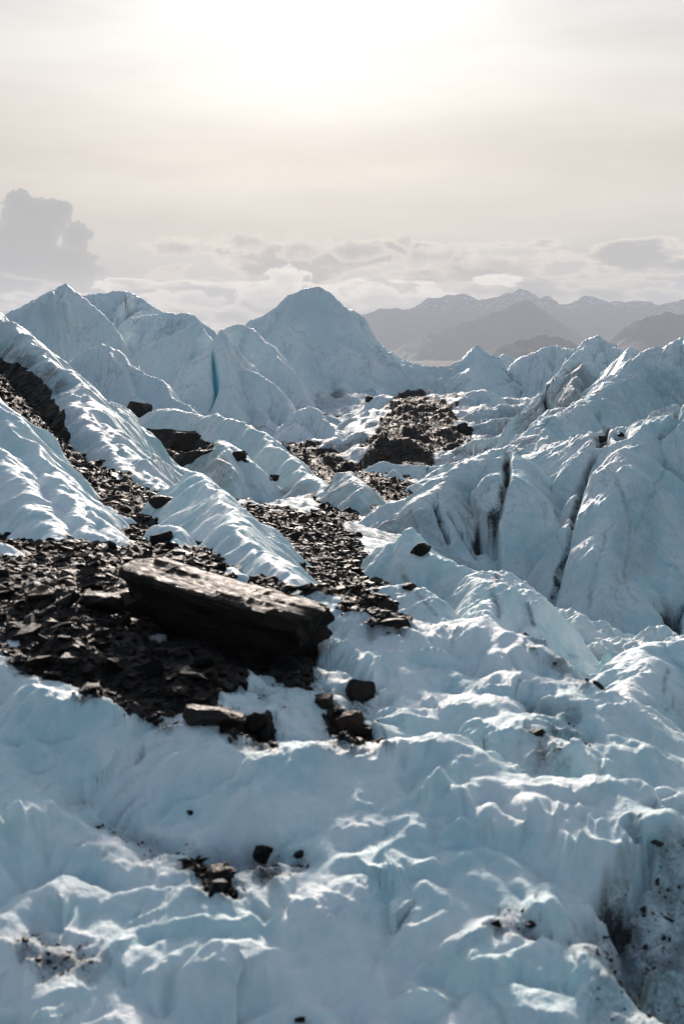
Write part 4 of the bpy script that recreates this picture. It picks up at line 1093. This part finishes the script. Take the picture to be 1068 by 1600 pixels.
stone('rounded dark rock on the snow right of the big boulder', 557, 1078, 11.6, 56, 40, 3)
stone('rusty brown rock at the foot of the ice below the rounded rock', 545, 1130, 10.9, 60, 34, 5, RUSTY)
stone('dark block supporting the near end of the big boulder', 452, 1068, 12.1, 80, 90, 8, tilt=(0, .3), depth=1.2, snap=False)
stone('dark rock buried beneath the middle of the big boulder', 380, 1040, 12.5, 150, 90, 9, depth=.9, snap=False)
stone('brown streaked rock next to the shaded ice under the boulder', 403, 1133, 10.0, 46, 42, 12, RUSTY)
stone('flat black slab lying left of the brown streaked rock', 330, 1122, 10.4, 104, 36, 14, tilt=(0, .12))
stone('black rock leaning beneath the left part of the boulder', 300, 1040, 12.4, 120, 70, 15, tilt=(0, .2), snap=False)
stone('dark rock under the upper end of the big boulder', 215, 960, 13.4, 110, 70, 16, snap=False)
stone('small dark stone wedged below the rounded rock', 507, 1098, 11.3, 30, 26, 18)
stone('angular black rock in the hollow of the near ice', 415, 1337, 7.0, 50, 30, 21)
stone('smaller black stone right of the one in the near hollow', 468, 1336, 7.0, 24, 14, 22)
stone('flat dark stone at the lower end of the near hollow', 345, 1362, 6.9, 54, 22, 23)
stone('dark pebble half sunk low in the front ice', 297, 1270, 7.9, 11, 8, 24)
stone('black stone at the bottom edge of the view in front ice', 470, 1590, 4.75, 28, 14, 25)
stone('little dark stone in the dusty hollow near the right', 829, 1447, 6.0, 20, 14, 26)
stone('brown block perched on the knobbly ice ridge by the gorge', 655, 858, 24.0, 34, 22, 27)
stone('dark stone on the shoulder of the knobbly ice ridge', 640, 918, 20.6, 24, 14, 28)
stone('dark boulder on top of the ice bench beside the small lump', 214, 640, 61, 46, 26, 30)
stone('flat dark rock capping the rubble ledge of the bench', 292, 690, 50.5, 60, 30, 31, depth=1.2)
stone('black stone stuck in the cliff face of the bench', 428, 747, 50.2, 16, 12, 32)
stone('dark stone beside the white knob on the rubble ledge', 375, 712, 50.2, 26, 16, 33)
stone('single dark rock at the foot of the great cone', 578, 624, 108, 16, 10, 34)
stone('dark rock on the crusty ice bands beside the far moraine', 722, 668, 79, 20, 16, 35)
stone('dark stone on the crest of the great ice wall ledge', 937, 686, 41.2, 20, 11, 36)
stone('second dark stone on the ledge of the great wall', 970, 679, 41.0, 13, 8, 37)
stone('grey rock jammed beside the knobbly ice block', 250, 842, 20.8, 40, 26, 38)
stone('broad dark rock in the gravel left of the boulder', 62, 930, 13.2, 54, 26, 40)
stone('low dark slab in the gravel near the small ice mound', 150, 945, 13.0, 90, 34, 41)
stone('pale grey stone among the dark gravel below the boulder', 245, 1000, 12.2, 30, 18, 42, rock_material('pale_stone', (.16, .15, .14), (.35, .33, .31), 9, .5))
stone('dark rock at the tip of the long dirty ridge', 250, 785, 27.5, 40, 22, 43)


# scattered stones of the moraine
def scatter():
    P0, N0 = [], []
    def take(X, Y, Z, g, n, dens):
        q = (g > .55).reshape(-1)
        idx = np.nonzero(q)[0]
        if len(idx) == 0: return np.zeros((0, 3))
        w = dens.reshape(-1)[idx]; w = w / w.sum()
        s = rng.choice(idx, size=n, p=w)
        p = np.stack([X.reshape(-1)[s], Y.reshape(-1)[s], Z.reshape(-1)[s]], 1)
        p[:, :2] += rng.normal(0, .0012, (n, 2)) * p[:, 1:2]
        return p
    # grid of the ground is even in angle, so weight 1 spreads stones evenly over the picture
    wt = np.where((np.abs(TX / TY) < .27), 1.0, .10) * np.clip(TY / 10, .8, 3.0) * np.concatenate([np.ones(860), np.full(390, 1.6)])[:, None]
    wt = wt * np.clip(1 + 3 * np.abs(np.gradient(TZ, axis=0) / np.gradient(TY, axis=0)), 1, 6)
    pts = take(TX, TY, TZ, TG, 72000, wt)
    pts[:, 2] = base_sample(pts[:, 0:1], pts[:, 1:2])[:, 0]
    allp = [pts]
    for (o, X, Y, Z, g) in BODIES:
        if (g > .55).sum() > 30:
            allp.append(take(X, Y, Z, g, 500, g))
    grit = take(TX, TY, TZ, np.where((TD > .22) & (TG < .5), 1., 0.), 7000, TD ** 1.5)
    grit[:, 2] = base_sample(grit[:, 0:1], grit[:, 1:2])[:, 0]
    allp.append(grit)
    pts = np.concatenate(allp)
    # sizes: many small, few large
    n = len(pts)
    size = .039 * np.exp(rng.normal(0, .62, n)) * (pts[:, 1] / 10) ** .36
    size = np.clip(size, .015, .24)
    size[-len(grit):] *= .42
    px, py = proj(pts[:, 0], pts[:, 1], pts[:, 2])
    bpy.context.view_layer.update()
    dg = bpy.context.evaluated_depsgraph_get()
    vis = np.zeros(n, bool)
    for i in range(n):
        if not (-20 < px[i] < 1088 and -20 < py[i] < 1620): continue
        p = Vector(pts[i]) + Vector((0, 0, size[i] * .25)); d = p.normalized()
        hit, loc, *_ = S.ray_cast(dg, (0, 0, 0), d, distance=p.length)
        vis[i] = (not hit) or (loc - p).length < max(.25 * size[i], .03)
    score = np.where(vis & (px > 0) & (px < 1068), size / pts[:, 1], 0)
    big = np.argsort(-score)[:270]
    isbig = np.zeros(n, bool); isbig[big] = True
    meshes = []
    for i, (v, f) in enumerate(HULLS):
        me = bpy.data.meshes.new('stone')
        me.from_pydata(v.tolist(), [], f.tolist()); me.materials.append(ROCK); meshes.append(me)
    for i in np.nonzero(isbig)[0]:
        o = bpy.data.objects.new('stone', meshes[rng.integers(len(meshes))])
        s = size[i]
        o.scale = (s * rng.uniform(.8, 1.3), s * rng.uniform(.7, 1.0), s * rng.uniform(.8, 1.2))
        o.rotation_euler = (rng.normal(0, .28), rng.normal(0, .28), rng.uniform(0, 6.28))
        o.location = pts[i] + np.array([0, 0, s * .05])
        tag(o, 'dark angular slate stone lying loose among the moraine gravel', 'stone', 'loose slate stones of the moraine')
        COL.objects.link(o)
    vs, fs, off = [], [], 0
    rest = np.nonzero(~isbig & (vis | (rng.random(n) < .25)))[0]
    for i in rest:
        v, f = HULLS[i % len(HULLS)]
        M = rot_euler(rng.normal(0, .3), rng.normal(0, .3), rng.uniform(0, 6.28))
        s = size[i] * np.array([rng.uniform(.8, 1.3), rng.uniform(.7, 1.0), rng.uniform(.8, 1.2)])
        vs.append((v * s) @ M.T + pts[i] + np.array([0, 0, size[i] * .05])); fs.append(f + off); off += len(v)
    o = np_mesh('gravel', np.concatenate(vs), np.concatenate(fs), ROCK, None, False)
    tag(o, 'dark wet slate gravel covering the moraine slopes', kind='stuff')


scatter()

# ------------------------------------------------------------------ air
bm = bmesh.new(); bmesh.ops.create_cube(bm, size=1.0)
me = bpy.data.meshes.new('haze'); bm.to_mesh(me); bm.free()
hz = bpy.data.objects.new('haze', me); COL.objects.link(hz)
hz.scale = (24000, 12000, 560); hz.location = (0, 5400, -75 + 280)
m = bpy.data.materials.new('haze'); m.use_nodes = True
T = NT(m.node_tree); T.n.clear()
out = T.node('ShaderNodeOutputMaterial'); pv = T.node('ShaderNodeVolumePrincipled')
pv.inputs['Color'].default_value = (.84, .91, 1.0, 1); pv.inputs['Density'].default_value = 1.25e-4; pv.inputs['Anisotropy'].default_value = .05
T.l.new(pv.outputs[0], out.inputs['Volume'])
me.materials.append(m)
tag(hz, 'pale warm haze in the air before the mountains', kind='stuff')
